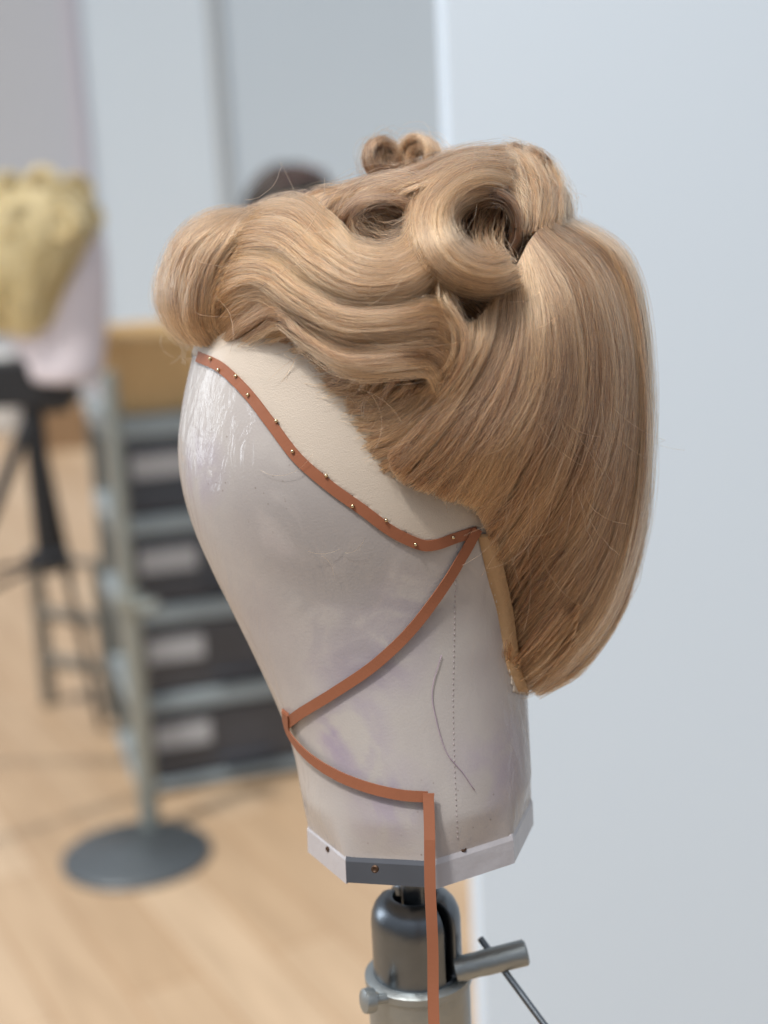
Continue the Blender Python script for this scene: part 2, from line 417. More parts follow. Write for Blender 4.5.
def sheet(H, S, Nn, count, thick=.004, rad=.000085, clumps=26, relief=.0022, pull=.55, wob=.012, fly=.02, tone=(.55, .22), backing=True,
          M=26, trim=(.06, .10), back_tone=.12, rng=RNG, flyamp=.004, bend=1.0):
    U, MM = S.shape[:2]
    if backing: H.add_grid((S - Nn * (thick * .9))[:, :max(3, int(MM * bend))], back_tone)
    K = int(count * 2.2)
    t = np.linspace(0, 1, M)[None, :]
    t0 = rng.random((K, 1)) ** 2 * trim[0]; t1 = 1 - rng.random((K, 1)) ** 1.5 * trim[1]; tt = t0 + (t1 - t0) * t
    u0 = rng.random((K, 1)) * 1.02 - .01
    cj = (rng.random(clumps) - .5) * .8
    ci = np.clip((u0 * clumps).astype(int), 0, clumps - 1); uc = (ci + .5 + cj[ci] * .3) / clumps
    ch = rng.random(clumps)[ci]; cp = rng.random(clumps)[ci] * 6.28; cf = (1 + 2 * rng.random(clumps))[ci]
    u = u0 + (uc - u0) * pull * (.35 + .65 * tt)
    u = u + wob * np.sin(6.28 * (cf * tt * .8) + cp) * .7
    for f in (1.3, 3.1, 6.3):
        u = u + wob * .55 / f ** .7 * np.sin(6.28 * f * tt * (.7 + .6 * rng.random((K, 1))) + 6.28 * rng.random((K, 1)))
    x = (u0 - uc) * clumps * 1.0                              # -.5 .. .5 inside the lock
    dome = np.sqrt(np.clip(1 - (x * 1.9) ** 2, .0, 1))
    layer = rng.random((K, 1))
    h = -thick * (1 - layer) * .9 + relief * (dome - .5) + relief * 1.3 * (ch - .5) * np.sin(3.1 * tt + cp) 
    isfly = (rng.random((K, 1)) < fly)
    h = h + isfly * flyamp * (np.abs(np.sin(3.14 * tt * (1 + rng.random((K, 1))) + rng.random((K, 1)) * 1.5))) * rng.random((K, 1)) * 1.3
    u = u + isfly * (rng.random((K, 1)) - .5) * .16 * tt
    u = np.where(u > 1, 2 - u, np.where(u < 0, -u, u))
    uu = np.clip(u, 0, 1) * (U - 1); tq = tt * (MM - 1)
    i = np.clip(np.floor(uu).astype(int), 0, U - 2); a = (uu - i)[..., None]; j = np.clip(tq.astype(int), 0, MM - 2); b = (tq - j)[..., None]
    bil = lambda X: (X[i, j] * (1 - a) * (1 - b) + X[i + 1, j] * a * (1 - b) + X[i, j + 1] * (1 - a) * b + X[i + 1, j + 1] * a * b)
    n = bil(Nn); P = bil(S) + n * h[..., None]
    r = rad * (.6 + .7 * rng.random((K, 1))) * np.clip(np.minimum(tt - t0 + .12, (t1 - tt) * 4 + .25) * 6, .25, 1)
    r = np.where(isfly, r * .55, r)
    tn = np.clip(tone[0] + tone[1] * rng.standard_normal(K) + .34 * (ch[:, 0] - .5) + .12 * (layer[:, 0] - .5) + .18 * isfly[:, 0], 0, 1)
    H.add_tubes(P, n, r, tn)
def mir(S):
    n = np.array(NV); f = np.array(FWD); return S - 2 * (((S - np.array(CAM)) @ f - HD) / (n @ f))[..., None] * n
def guides(G, bvh=None, base=0.0):
    """guides as (px, py, offset in mm over the hair mass)"""
    bvh = bvh or HULL_BVH
    # a fourth value marks a height measured from the head's middle plane instead of from the hair mass
    return [[tuple(at(p[0], p[1], HD - p[2] / 1000)) if len(p) == 4 else tuple(toward(bvh, p[0], p[1], (p[2] + base) / 1000)) for p in g] for g in G]
HC = C0 - UPV * 0.02
def lock(H, G, count, mirrored=0, bvh=None, base=0, U=48, SM=44, flip=None, **kw):
    S = surface(guides(G, bvh, base), U, SM); Nn = normals(S, HC, flip)
    sheet(H, S, Nn, count, **kw)
    if mirrored:
        S2 = mir(S); N2 = Nn - 2 * (Nn @ np.array(NV))[..., None] * np.array(NV)
        sheet(H.far or H, S2, N2, mirrored, **dict(kw, rad=kw.get('rad', .000085) * 2))
def torus_lock(H, c, axis, R, r, count, sweep=(0, 6.6), squash=1.0, rx=1.0, a0=0.0, shrink=.0, shift=0.0, up=None, cover=(0, 6.2831853), **kw):
    """hair wound round a ring: guides run along the ring, spread round its tube"""
    c = np.array(c); x, y, d = frame_of(Vector(axis))
    if up is not None:
        d = Vector(axis).normalized(); x = (Vector(up) - d * Vector(up).dot(d)).normalized(); y = d.cross(x)
    x, y, d = map(np.array, (x, y, d))
    G = []
    for k in range(11):
        ph = cover[0] + (cover[1] - cover[0]) * k / 10; g = []
        for s in np.linspace(0, 1, 22):
            th = a0 + sweep[0] + (sweep[1] - sweep[0]) * s
            RR = R * (1 - shrink * s) + r * math.cos(ph); z = r * squash * math.sin(ph) + shift * s
            g.append(c + x * (RR * rx * math.cos(th)) + y * (RR * math.sin(th)) + d * z)
        G.append(g)
    S = surface(G, 40, 48)
    # normal: away from the ring's core line
    core = []
    for s in np.linspace(0, 1, 48):
        th = a0 + sweep[0] + (sweep[1] - sweep[0]) * s; RR = R * (1 - shrink * s)
        core.append(c + x * (RR * rx * math.cos(th)) + y * (RR * math.sin(th)) + d * (shift * s))
    n = S - np.array(core)[None]; n /= np.linalg.norm(n, axis=2, keepdims=True) + 1e-9
    sheet(H, S, n, count, **kw)

#@@FIGURE
# ------------------------------------------------------------------ canvas block
M_CANVAS = canvas_material()
M_ALU = mat('brushed_aluminium', lin(160, 160, 164), .16, metal=1, noise=.1, nscale=60)
M_FILM = mat('milky_plastic_film', lin(160, 158, 163), .35, coat=.5, coat_r=.08, bump=.5, bscale=70)
M_DARK = mat('screw_hole', lin(70, 50, 36), .5, metal=.6)
base_c = (ring_pt(BLOCK, 822, 0, 0, .09) + ring_pt(BLOCK, 822, math.pi, 0, .09)) / 2
blk = empty('wig_block', base_c, 'white canvas wig block under clear film, face turned left, under the strawberry blonde wig', 'wig block')
_b.free(); _h.free()
bm = loft(BLOCK, frange(196, 822, 5), 110, 0, .09)
body = from_bm('canvas_head', bm, M_CANVAS, blk)
# faceted rim strip round the foot of the block
NSEG = 8; A0 = R_(-4.3)
def rim_pt(k, dy, grow):
    th = A0 + 6.2831853 * k / NSEG
    top = ring_pt(BLOCK, 818, th, grow, .09)
    dn = (at(421, 900, HD) - at(419, 850, HD)).normalized()
    return top + dn * dy
def rim(name, k0, k1, grow, h0, h1, m, parent, thick=.0012):
    bm = bmesh.new()
    spec_ = ((h0 - .0022, .0001), (h0, grow), (h1, grow), (h1, grow - thick - .002), (h0 - .005, -thick - .004))
    rows = [[bm.verts.new(rim_pt(k, h, g)) for k in range(k0, k1 + 1)] for h, g in spec_]; nr = len(rows)
    for a in range(nr):
        for i in range(k1 - k0): bm.faces.new((rows[a][i], rows[a][i + 1], rows[(a + 1) % nr][i + 1], rows[(a + 1) % nr][i]))
    if k1 - k0 < NSEG:
        bm.faces.new([r[0] for r in rows]); bm.faces.new([r[-1] for r in rows])
    bmesh.ops.remove_doubles(bm, verts=bm.verts[:], dist=1e-6)
    return from_bm(name, bm, m, parent, False)
rimo = rim('metal_rim', 0, NSEG, .0005, -.0005, .0092, M_ALU, blk)
rimo['label'] = 'aluminium rim strip'
# bottom plate
bm = bmesh.new(); bm.faces.new([bm.verts.new(rim_pt(k, .006, -.002)) for k in range(NSEG)]); r = bmesh.ops.extrude_face_region(bm, geom=bm.faces[:])
bmesh.ops.translate(bm, vec=(0, 0, .004), verts=[v for v in r['geom'] if isinstance(v, bmesh.types.BMVert)])
from_bm('bottom_plate', bm, M_ALU, blk, False)
# film folded over the rim except at the front-left facets
def rim_x(k): return project(rim_pt(k, .006, .001))[0]
bare = [k for k in range(0, NSEG) if 330 < (rim_x(k) + rim_x(k + 1)) / 2 < 430 and rim_pt(k, 0, 0).y < base_c.y]
kb0, kb1 = min(bare), max(bare) + 1
f1 = rim('film_edge', kb1, kb0 + NSEG, .0008, -.001, .0098, M_FILM, blk)
f1['label'] = 'cloudy film folded over rim'
# screws
def rim_bvh_point(px, py):
    for obj_ in (f1, rimo):
        pass
    best = None
    dg = bpy.context.evaluated_depsgraph_get()
    for obj_ in (f1, rimo):
        mw = Matrix.Translation(obj_.parent.location)
        bvh = BVHTree.FromPolygons([mw @ v.co for v in obj_.data.vertices], [tuple(p.vertices) for p in obj_.data.polygons])
        h, n, i, d = bvh.ray_cast(CAM, ray(px, py))
        if h is not None and (best is None or d < best[2]): best = (h, n, d)
    return best
for px, py, rr in ((463, 849, .0016), (375, 869, .0018), (328, 849, .0014)):
    hit = rim_bvh_point(px, py)
    if hit:
        n = hit[1] if hit[1].dot(CAM - hit[0]) > 0 else -hit[1]
        lathe('screw', hit[0] - n * .0006, n, [(rr, 0), (rr, .0010), (rr * .7, .0014), (rr * .35, .0010)], M_DARK, blk, 16)
# stitched seam and a loose thread on the neck
M_THREAD = mat('grey_thread', lin(150, 140, 142), .8)
pts = [(457, 545), (455, 600), (454, 650), (453, 700), (454, 750), (456, 800), (458, 846)]
def path(bvh, pts, n, off):
    q = []
    cx = catmull([(x, y, 0) for x, y in pts], n)
    return [on(bvh, x, y, off)[0] for x, y, _ in cx], [on(bvh, x, y, off)[1] for x, y, _ in cx], cx
P_, N_, C_ = path(BLOCK_BVH, pts, 220, .0001)
bm = bmesh.new()
for i in range(0, 216, 4):
    a, b = P_[i], P_[i + 2]
    add_lathe(bm, a, b - a, [(.00012, 0), (.00025, (b - a).length * .5), (.00012, (b - a).length)], 5)
from_bm('seam_stitching', bm, M_THREAD, blk)
P_, N_, C_ = path(BLOCK_BVH, [(441, 655), (432, 690), (436, 720), (446, 752), (462, 772), (474, 790)], 30, .0006)
tube('loose_thread', P_, .00019, mat('lilac_thread', lin(150, 132, 150), .8), blk)

# ------------------------------------------------------------------ clamp holder under the block
M_STEEL = mat('worn_steel', lin(112, 118, 124), .33, metal=1, noise=.12, nscale=90, bump=.08, bscale=150)
M_STEEL2 = mat('cast_zinc', lin(150, 156, 158), .45, metal=.9, noise=.1, nscale=80, bump=.2, bscale=220)
HDC = .725
axt = at(415, 905, HDC)
ax = Vector((axt.x, axt.y, 0))
def zc(py): # height on the clamp's axis at image row
    lo, hi = .6, 1.5
    for _ in range(40):
        m = (lo + hi) / 2
        if project(Vector((ax.x, ax.y, m)))[1] > py: lo = m
        else: hi = m
    return lo
RB = 45 / F_PX * HDC
clamp = empty('clamp_stand', (ax.x, ax.y, 0), 'grey steel clamp stand with slotted barrel and side screw holding the wig block', 'clamp')
z_top, z_col = zc(903), zc(978)
# slotted barrel
bm = bmesh.new(); n = 96; prof = [(RB * .50, .0048), (RB * .66, .0042), (RB * .80, .0026), (RB * .91, -.0004), (RB * .975, -.004), (RB, -.008)] + [(RB, -.008 - (z_top - z_col - .008) * k / 10) for k in range(1, 12)]
rings = [[bm.verts.new(Vector((ax.x + r * math.cos(6.28318 * i / n), ax.y + r * math.sin(6.28318 * i / n), z_top + h))) for i in range(n)] for r, h in prof]
def in_slot(an, h):
    for s in (R_(-42), R_(138)):
        d = abs((an - s + math.pi) % (2 * math.pi) - math.pi)
        wid = .17; bottom = -.033
        if d < wid and h > bottom: return True
    return False
for j, (a, b) in enumerate(zip(rings, rings[1:])):
    for i in range(n):
        if not in_slot(6.28318 * (i + .5) / n, (prof[j][1] + prof[j + 1][1]) / 2): bm.faces.new((a[i], a[(i + 1) % n], b[(i + 1) % n], b[i]))
o = from_bm('barrel', bm, M_STEEL, clamp)
m = o.modifiers.new('wall', 'SOLIDIFY'); m.thickness = .0055; m.offset = 1
me_n = sum((p.normal.dot(Vector((p.center.x, p.center.y, 0))) > 0) for p in o.data.polygons)
m.offset = -1 if me_n > len(o.data.polygons) / 2 else 1
m = o.modifiers.new('bev', 'BEVEL'); m.width = .0007; m.segments = 2; m.limit_method = 'ANGLE'
# inner plug, stem and ball
lathe('socket_floor', Vector((ax.x, ax.y, z_top - .05)), Vector((0, 0, 1)), [(RB * .8, 0), (RB * .8, .012), (RB * .5, .013)], M_STEEL, clamp)
st = at(411, 905, HDC - .0)
st_t = base_c + Vector((0, 0, -.012))
lathe('stem', Vector((st_t.x - .004, ax.y, z_top - .034)), Vector((st_t.x - .004, st_t.y, st_t.z)) - Vector((st_t.x - .004, ax.y, z_top - .034)),
      [(.006, 0), (.012, .006), (.0135, .014), (.012, .022), (.0095, .027), (.0072, .031), (.0072, .041), (.0078, .044), (.0078, .056)], M_STEEL, clamp)
fl = Vector((ax.x - .004, ax.y, zc(872) - .004))
lathe('mounting_flange', Vector((st_t.x - .002, st_t.y - .004, st_t.z - .003)), Vector((0, 0, 1)), [(.016, 0), (.019, .002), (.019, .006)], M_ALU, clamp)
# collar and lower body
RC = RB * 1.15
lathe('collar', Vector((ax.x, ax.y, 0)), Vector((0, 0, 1)), [(RC - .002, zc(1058)), (RC, zc(1052)), (RC, z_col - .001), (RC + .0012, z_col), (RC + .0012, z_col + .0035), (RC - .001, z_col + .005), (RB, z_col + .005)], M_STEEL2, clamp, 64)
lathe('pole', Vector((ax.x, ax.y, .02)), Vector((0, 0, 1)), [(.016, 0), (.016, zc(1056) - .02)], M_STEEL, clamp)
lathe('floor_plate', Vector((ax.x, ax.y, 0)), Vector((0, 0, 1)), [(.16, 0), (.16, .012), (.15, .018), (.03, .024), (.02, .05)], M_STEEL2, clamp, 64)
# small bolt on the left
bl = at(380, 999, HDC - .012); b0 = at(366, 1001, HDC - .015)
d = (b0 - bl); 
lathe('bolt', bl, d, [(.0025, -.006), (.0025, .003), (.0058, .0035), (.0062, .006), (.0058, .0085), (.003, .0095)], M_STEEL2, clamp, 12)
# side screw with its sliding bar
s0 = at(455, 970, HDC - .004); s1 = at(527, 952, HDC - .002)
d = s1 - s0; L = d.length
sc_ = lathe('side_screw', s0, d, [(.0062, 0), (.0062, L * .12), (.0060, L * .3), (.0060, L * .33), (.0063, L * .42), (.0064, L - .001), (.0052, L)], M_STEEL2, clamp, 36)
q0 = at(480, 938, HDC + .006); q1 = at(560, 1046, HDC - .022)
bar = rod('sliding_bar', q0, q1, .0017, M_STEEL, clamp, 14)
lathe('bar_end_knob', q1, (q1 - q0), [(.0017, 0), (.003, .001), (.003, .006), (.001, .008)], M_STEEL, clamp, 14)

# ------------------------------------------------------------------ ribbons and pins
def ribbon_material():
    m = mat('rust_ribbon', lin(134, 82, 57), .62, spec=.4, noise=.08, nscale=60)
    nt = m.node_tree; b = nt.nodes['Principled BSDF']; tc = nt.nodes.new('ShaderNodeTexCoord')
    w = nt.nodes.new('ShaderNodeTexWave'); w.inputs['Scale'].default_value = 700; nt.links.new(tc.outputs['Object'], w.inputs['Vector'])
    bp = nt.nodes.new('ShaderNodeBump'); bp.inputs['Strength'].default_value = .2; bp.inputs['Distance'].default_value = .0003
    nt.links.new(w.outputs['Fac'], bp.inputs['Height']); nt.links.new(bp.outputs['Normal'], b.inputs['Normal'])
    return m
M_RIB = ribbon_material()
def strip_from(rows):
    """rows: list of (left, right, normal) -> closed thin strip"""
    bm = bmesh.new(); th = .00035; R = []
    for a, b, n in rows: R.append([bm.verts.new(a + n * th), bm.verts.new(b + n * th), bm.verts.new(b - n * th), bm.verts.new(a - n * th)])
    for p, q in zip(R, R[1:]):
        for k in range(4): bm.faces.new((p[k], p[(k + 1) % 4], q[(k + 1) % 4], q[k]))
    bm.faces.new(R[0]); bm.faces.new(R[-1]); return bm
def ribbon_rows(pts, width, n=60, off=.0009):
    c = catmull([(x, y, 0) for x, y in pts], n); P = [on(BLOCK_BVH, x, y, off) for x, y, _ in c]; rows = []
    for i, (p, nn) in enumerate(P):
        t = (P[min(i + 1, n - 1)][0] - P[max(i - 1, 0)][0]).normalized(); s = t.cross(nn).normalized() * (width / 2)
        e = []
        for sg in (-1, 1):
            h, hn, _, _ = BLOCK_BVH.find_nearest(p + s * sg); e.append(h + hn * off)
        rows.append((e[0], e[1], nn))
    return rows
def mrows(rows): return [(mirror(a), mirror(b), n - NV * (2 * n.dot(NV))) for a, b, n in rows]
RW = .0050
r1 = ribbon_rows([(199, 357), (222, 368), (248, 393), (272, 424), (298, 458), (330, 486), (362, 509), (392, 531), (420, 544), (436, 544), (456, 537), (476, 531)], RW, 90)
hr = from_bm('ribbon', strip_from(r1[::-1] + mrows(r1)), M_RIB, None, False); tag(hr, 'rust brown ribbon pinned along the hairline of the white wig block', 'ribbon')
r1b = mrows(r1)
tie = empty('tie_ribbon', base_c, 'rust brown ribbon crossing under the chin with one end hanging past the clamp', 'ribbon')
r2 = ribbon_rows([(476, 528), (462, 554), (440, 590), (410, 630), (375, 664), (335, 692), (303, 712), (288, 724)], RW, 70, .0017)
o = from_bm('chin_strap', strip_from(r2 + mrows(r2)[::-1]), M_RIB, tie, False)
r3 = ribbon_rows([(289, 712), (293, 732), (312, 755), (340, 774), (372, 787), (402, 794), (427, 796)], RW, 60, .0024)
o = from_bm('neck_strap', strip_from(r3[::-1] + mrows(r3)), M_RIB, tie, False)
# hanging end: lies on the neck, then hangs straight down in front of the clamp
rows = []
top, tn = on(BLOCK_BVH, 428, 792, .003)
bot = at(437, 1075, HD - .075)
for k in range(50):
    t = k / 49; y = 792 + (1085 - 792) * t; x = 428 + 8 * t + math.sin(t * 15) * .5
    dep = (top - CAM).dot(FWD) * (1 - t) + (HD - .062) * t
    hit = on(BLOCK_BVH, x, y, .0032)[0] if y < 815 else None
    p = at(x, y, dep - .004 * min(1, t * 6) + .0005 * math.sin(t * 12))
    if hit is not None and (hit - CAM).dot(FWD) < (p - CAM).dot(FWD): p = hit
    tw = .10 * math.sin(t * 5); s = (RGT * math.cos(tw) + FWD * math.sin(tw)) * (RW * .5); nn = (-FWD * math.cos(tw) + RGT * math.sin(tw))
    rows.append((p - s, p + s, nn))
from_bm('hanging_end', strip_from(rows), M_RIB, tie, False)
M_PIN = mat('steel_pin', lin(196, 180, 150), .22, metal=1)
ordn = ['first', 'second', 'third', 'fourth', 'fifth', 'sixth', 'seventh', 'eighth', 'ninth', 'tenth', 'last']
for i, (px, py) in enumerate([(213, 361), (221, 372), (238, 378), (250, 397), (278, 423), (294, 453), (327, 477), (353, 507), (386, 521), (415, 545), (452, 538)]):
    p, n = on(BLOCK_BVH, px, py, .0010)
    bm = bmesh.new(); d = (n + UPV * .4).normalized()
    add_lathe(bm, p - n * .001, d, [(.0003, 0), (.0003, .0011), (.0006, .0012), (.00085, .0016), (.0009, .0019), (.0007, .0024), (.0003, .0027)], 12)
    o = from_bm('pin', bm, M_PIN)
    tag(o, f'tiny steel pin head in the hairline ribbon, {ordn[i]} counted from the forehead', 'pin', 'pins along the hairline ribbon')
    bpy.context.view_layer.update()

# ------------------------------------------------------------------ the strawberry blonde wig
wig = empty('wig', ring_pt(HULL, 300, 0) * .5 + ring_pt(HULL, 300, math.pi) * .5, 'strawberry blonde vintage wig with rolled curls, set on the white canvas block', 'wig')
HAIRLINE = [(150, 344), (199, 354), (222, 363), (248, 388), (272, 419), (298, 452), (330, 480), (362, 503), (392, 526), (420, 539), (436, 540), (456, 532), (478, 524), (486, 560), (500, 612), (506, 650), (512, 690), (560, 700)]
def below_hairline(px, py):
    for (x0, y0), (x1, y1) in zip(HAIRLINE, HAIRLINE[1:]):
        if x0 <= px < x1: return py > y0 + (y1 - y0) * (px - x0) / (x1 - x0)
    return px < 480
def keep_cap(y, th):
    p = ring_pt(BLOCK, y, th)
    if (p - C0).dot(NV) < 0: p = mirror(p)
    x, yy, _ = project(p); return not below_hairline(x, yy)
bm = loft(BLOCK, frange(196, 700, 2.5), 260, .0006, 0, keep_cap)
r = bmesh.ops.solidify(bm, geom=bm.faces[:], thickness=.0003)
def lace_material():
    m = mat('lace_net', lin(178, 167, 155), .6, noise=.05, nscale=30)
    nt = m.node_tree; b = nt.nodes['Principled BSDF']; tc = nt.nodes.new('ShaderNodeTexCoord')
    vo = nt.nodes.new('ShaderNodeTexVoronoi'); b.inputs['Coat Weight'].default_value = .25; b.inputs['Coat Roughness'].default_value = .2; vo.inputs['Scale'].default_value = 1500; nt.links.new(tc.outputs['Object'], vo.inputs['Vector'])
    bp = nt.nodes.new('ShaderNodeBump'); bp.inputs['Strength'].default_value = .35; bp.inputs['Distance'].default_value = .0003
    nt.links.new(vo.outputs['Distance'], bp.inputs['Height']); nt.links.new(bp.outputs['Normal'], b.inputs['Normal'])
    return m
lace = from_bm('lace_cap', bm, lace_material(), wig); lace['label'] = 'fine beige lace foundation'
# nape binding
def binding(pts, w, n=40):
    c = catmull([(x, y, 0) for x, y in pts], n); rows = []
    for i, (x, y, _) in enumerate(c):
        p = toward(BLOCK_BVH, x, y, .003)
        rows.append((p - RGT * w / 2, p + RGT * w / 2 + FWD * .001, -FWD))
    return rows
M_BIND = mat('tan_nape_binding', lin(166, 134, 98), .7, noise=.08, nscale=120, bump=.3, bscale=500)
o = from_bm('nape_binding', strip_from(binding([(487, 534), (494, 565), (503, 605), (508, 640), (512, 668), (520, 692)], .0085)), M_BIND, wig); o['label'] = 'tan binding tape along nape edge'

K = 1.0
# back panel: falls from the parting and curls under at the nape
H = Hair()
BACK = [
 [(500, 292, 2), (482, 335, 2), (452, 385, 1), (416, 425, -2), (385, 455, -8)],
 [(508, 284, 3), (500, 335, 5), (475, 392, 4), (436, 440, 0), (398, 482, -8)],
 [(516, 268, 3), (522, 335, 8), (504, 402, 7), (470, 456, 2), (438, 500, -8)],
 [(524, 252, 3), (545, 325, 10), (540, 400, 9), (508, 466, 2), (476, 516, -12)],
 [(530, 240, 3), (566, 305, 10), (572, 395, 8), (543, 480, 0), (494, 556, -22)],
 [(536, 232, 2), (584, 290, 9), (600, 390, 7), (575, 490, -1), (506, 600, -28)],
 [(544, 226, 1), (600, 278, 7), (622, 380, 5), (606, 490, -2), (560, 590, -12), (512, 645, -26)],
 [(554, 222, 0), (613, 268, 4), (637, 370, 2), (632, 490, -1), (598, 600, -6), (545, 662, -14), (518, 668, -22)],
 [(568, 221, 26, 1), (624, 265, 36, 1), (646, 372, 38, 1), (643, 498, 36, 1), (613, 601, 29, 1), (570, 664, 18, 1), (530, 689, 10, 1)],
 [(572, 219, -90), (630, 262, -90), (650, 372, -90), (649, 500, -90), (624, 605, -90), (580, 668, -90), (536, 694, -90)],
]
lock(H, BACK, int(15000 * K), 2500, thick=.006, clumps=34, relief=.0011, pull=.22, wob=.014, M=30, bend=.95, trim=(.05, .16), tone=(.5, .24), fly=.06)
# under layer that closes the bob towards the neck
UNDER = [
 [(500, 500, -14), (494, 530, -24), (490, 548, -28)],
 [(540, 520, -12), (514, 565, -22), (501, 592, -30)],
 [(570, 560, -10), (532, 608, -20), (510, 636, -30)],
 [(580, 610, -6), (545, 650, -14), (516, 670, -24)],
 [(570, 650, -4), (550, 672, -8), (524, 690, -14)]]
lock(H, UNDER, 1500, 200, thick=.004, tone=(.35, .15), M=12)
# short ends that curl at the nape
CURL_END = [[(560, 600, -8), (530, 640, -14), (512, 660, -20), (510, 640, -20)], [(575, 625, -6), (540, 665, -10), (517, 680, -16), (508, 668, -20)], [(580, 650, -5), (550, 684, -6), (525, 694, -12), (512, 688, -18)]]
lock(H, CURL_END, 260, 60, backing=False, thick=.005, M=20, tone=(.5, .2), fly=.08)
H.build('back_hair', HAIR, wig)

# temple hair swept down and back under the side wave
H = Hair(True)
TEMPLE = [
 [(450, 328, -2), (442, 345, -2), (415, 368, -4), (370, 386, -9), (318, 384, -14)],
 [(460, 326, -1), (453, 350, 1), (425, 385, -2), (380, 408, -8), (338, 410, -14)],
 [(472, 322, 2), (466, 352, 5), (435, 398, 0), (392, 428, -7), (354, 436, -14)],
 [(486, 310, 4), (478, 350, 6), (448, 405, 2), (408, 445, -6), (372, 464, -14)],
 [(496, 296, 3), (488, 345, 5), (462, 400, 3), (425, 445, -4), (392, 480, -13)],
]
lock(H, TEMPLE, int(6000 * K), 500, thick=.006, clumps=16, relief=.0014, pull=.25, wob=.03, M=26, bend=.84, trim=(.05, .34), fly=.08, tone=(.5, .2))
H.build('temple_hair', HAIR, wig)
H = Hair(True)
EDGE = [
 [(300, 320, -2), (282, 334, -10), (262, 340, -18), (246, 334, -20)],
 [(330, 340, -2), (312, 355, -10), (292, 362, -17), (274, 352, -20)],
 [(370, 360, 0), (346, 380, -9), (318, 388, -16), (296, 372, -19)],
 [(400, 375, 0), (374, 400, -9), (346, 412, -16), (322, 398, -19)],
 [(430, 390, 0), (400, 425, -9), (374, 442, -16), (352, 430, -19)]]
lock(H, EDGE, 2400, 200, thick=.005, clumps=20, relief=.002, wob=.03, M=18, bend=.75, trim=(.1, .35), fly=.08, tone=(.45, .2))
H.build('hairline_fringe', HAIR, wig)

# side wave: long locks sweeping back from the forehead in an S
H = Hair(True)
WAVE_TOP = [
 [(240, 238, 2), (264, 208, 2), (300, 197, 6), (330, 214, 9), (348, 238, 10), (378, 250, 9), (402, 242, 8), (413, 220, 7), (410, 204, 3)],
 [(224, 248, 4), (252, 216, 9), (296, 208, 13), (328, 232, 16), (352, 256, 15), (386, 263, 13), (414, 250, 12), (423, 226, 10), (419, 206, 4)],
 [(212, 262, 5), (244, 230, 13), (288, 224, 18), (322, 250, 20), (356, 274, 18), (396, 276, 15), (422, 262, 14), (431, 240, 11), (429, 220, 5)],
 [(206, 278, 4), (236, 248, 13), (276, 244, 19), (312, 268, 20), (352, 290, 18), (396, 290, 14), (424, 276, 12), (436, 254, 9), (434, 236, 4)],
 [(208, 290, -4), (236, 262, 4), (272, 260, 8), (306, 284, 8), (350, 304, 4), (398, 302, 2), (428, 288, 2), (440, 268, 1), (440, 252, -3)],
]
lock(H, WAVE_TOP, int(9500 * K), 1000, U=60, SM=60, thick=.006, clumps=16, relief=.0018, pull=.28, wob=.026, M=40, trim=(.08, .10), fly=.08, tone=(.58, .2))
WAVE_LOW = [
 [(206, 286, -3), (234, 262, 6), (270, 258, 9), (306, 282, 9), (350, 303, 7), (398, 303, 6), (428, 296, 7), (444, 302, 5), (451, 320, 2)],
 [(206, 300, 0), (232, 274, 11), (266, 268, 18), (302, 292, 18), (348, 315, 18), (400, 315, 17), (432, 310, 12), (449, 320, 8), (455, 342, 3)],
 [(208, 318, -2), (232, 291, 7), (262, 282, 15), (296, 304, 14), (345, 330, 14), (400, 330, 14), (434, 327, 11), (450, 340, 7), (453, 360, 1)],
 [(216, 334, -10), (240, 311, -4), (266, 299, 2), (294, 318, 1), (342, 342, 5), (400, 343, 9), (432, 344, 8), (446, 358, 5), (444, 380, 0)],
 [(236, 343, -12), (256, 328, -4), (278, 317, 5), (300, 334, 5), (344, 360, 11), (400, 359, 13), (428, 360, 8), (440, 374, 5), (432, 394, -2)],
 [(262, 349, -18), (278, 338, -12), (296, 331, -6), (312, 349, -6), (348, 375, 1), (400, 374, 6), (424, 376, 5), (430, 390, 2), (416, 406, -4)],
]
lock(H, WAVE_LOW, int(8500 * K), 1000, U=60, SM=60, thick=.006, clumps=14, relief=.0022, pull=.3, wob=.028, M=40, trim=(.08, .16), fly=.08, tone=(.54, .2))
H.build('side_wave', HAIR, wig)

# front roll standing over the forehead
H = Hair()
ROLLG = [
 [(272, 222, 42, 1), (262, 240, 46, 1), (242, 262, 46, 1), (228, 292, 44, 1), (224, 318, 40, 1), (238, 338, 34, 1)],
 [(262, 219, 34, 1), (246, 227, 42, 1), (222, 256, 46, 1), (206, 292, 44, 1), (204, 322, 40, 1), (218, 343, 32, 1)],
 [(254, 217, 26, 1), (231, 226, 36, 1), (201, 249, 42, 1), (187, 288, 42, 1), (189, 322, 38, 1), (205, 345, 30, 1)],
 [(246, 216, 14, 1), (215, 223, 24, 1), (183, 243, 31, 1), (169, 284, 32, 1), (175, 318, 28, 1), (195, 344, 22, 1)],
 [(240, 217, 0, 1), (207, 222, 1, 1), (175, 246, 2, 1), (158, 284, 3, 1), (165, 318, 2, 1), (188, 341, 2, 1)]]
lock(H, ROLLG, int(7000 * K), 1200, thick=.005, clumps=30, relief=.0030, wob=.02, M=26, trim=(.05, .12), fly=.08, tone=(.52, .2))
# fine baby hair below the roll
H.build('front_roll', HAIR, wig)

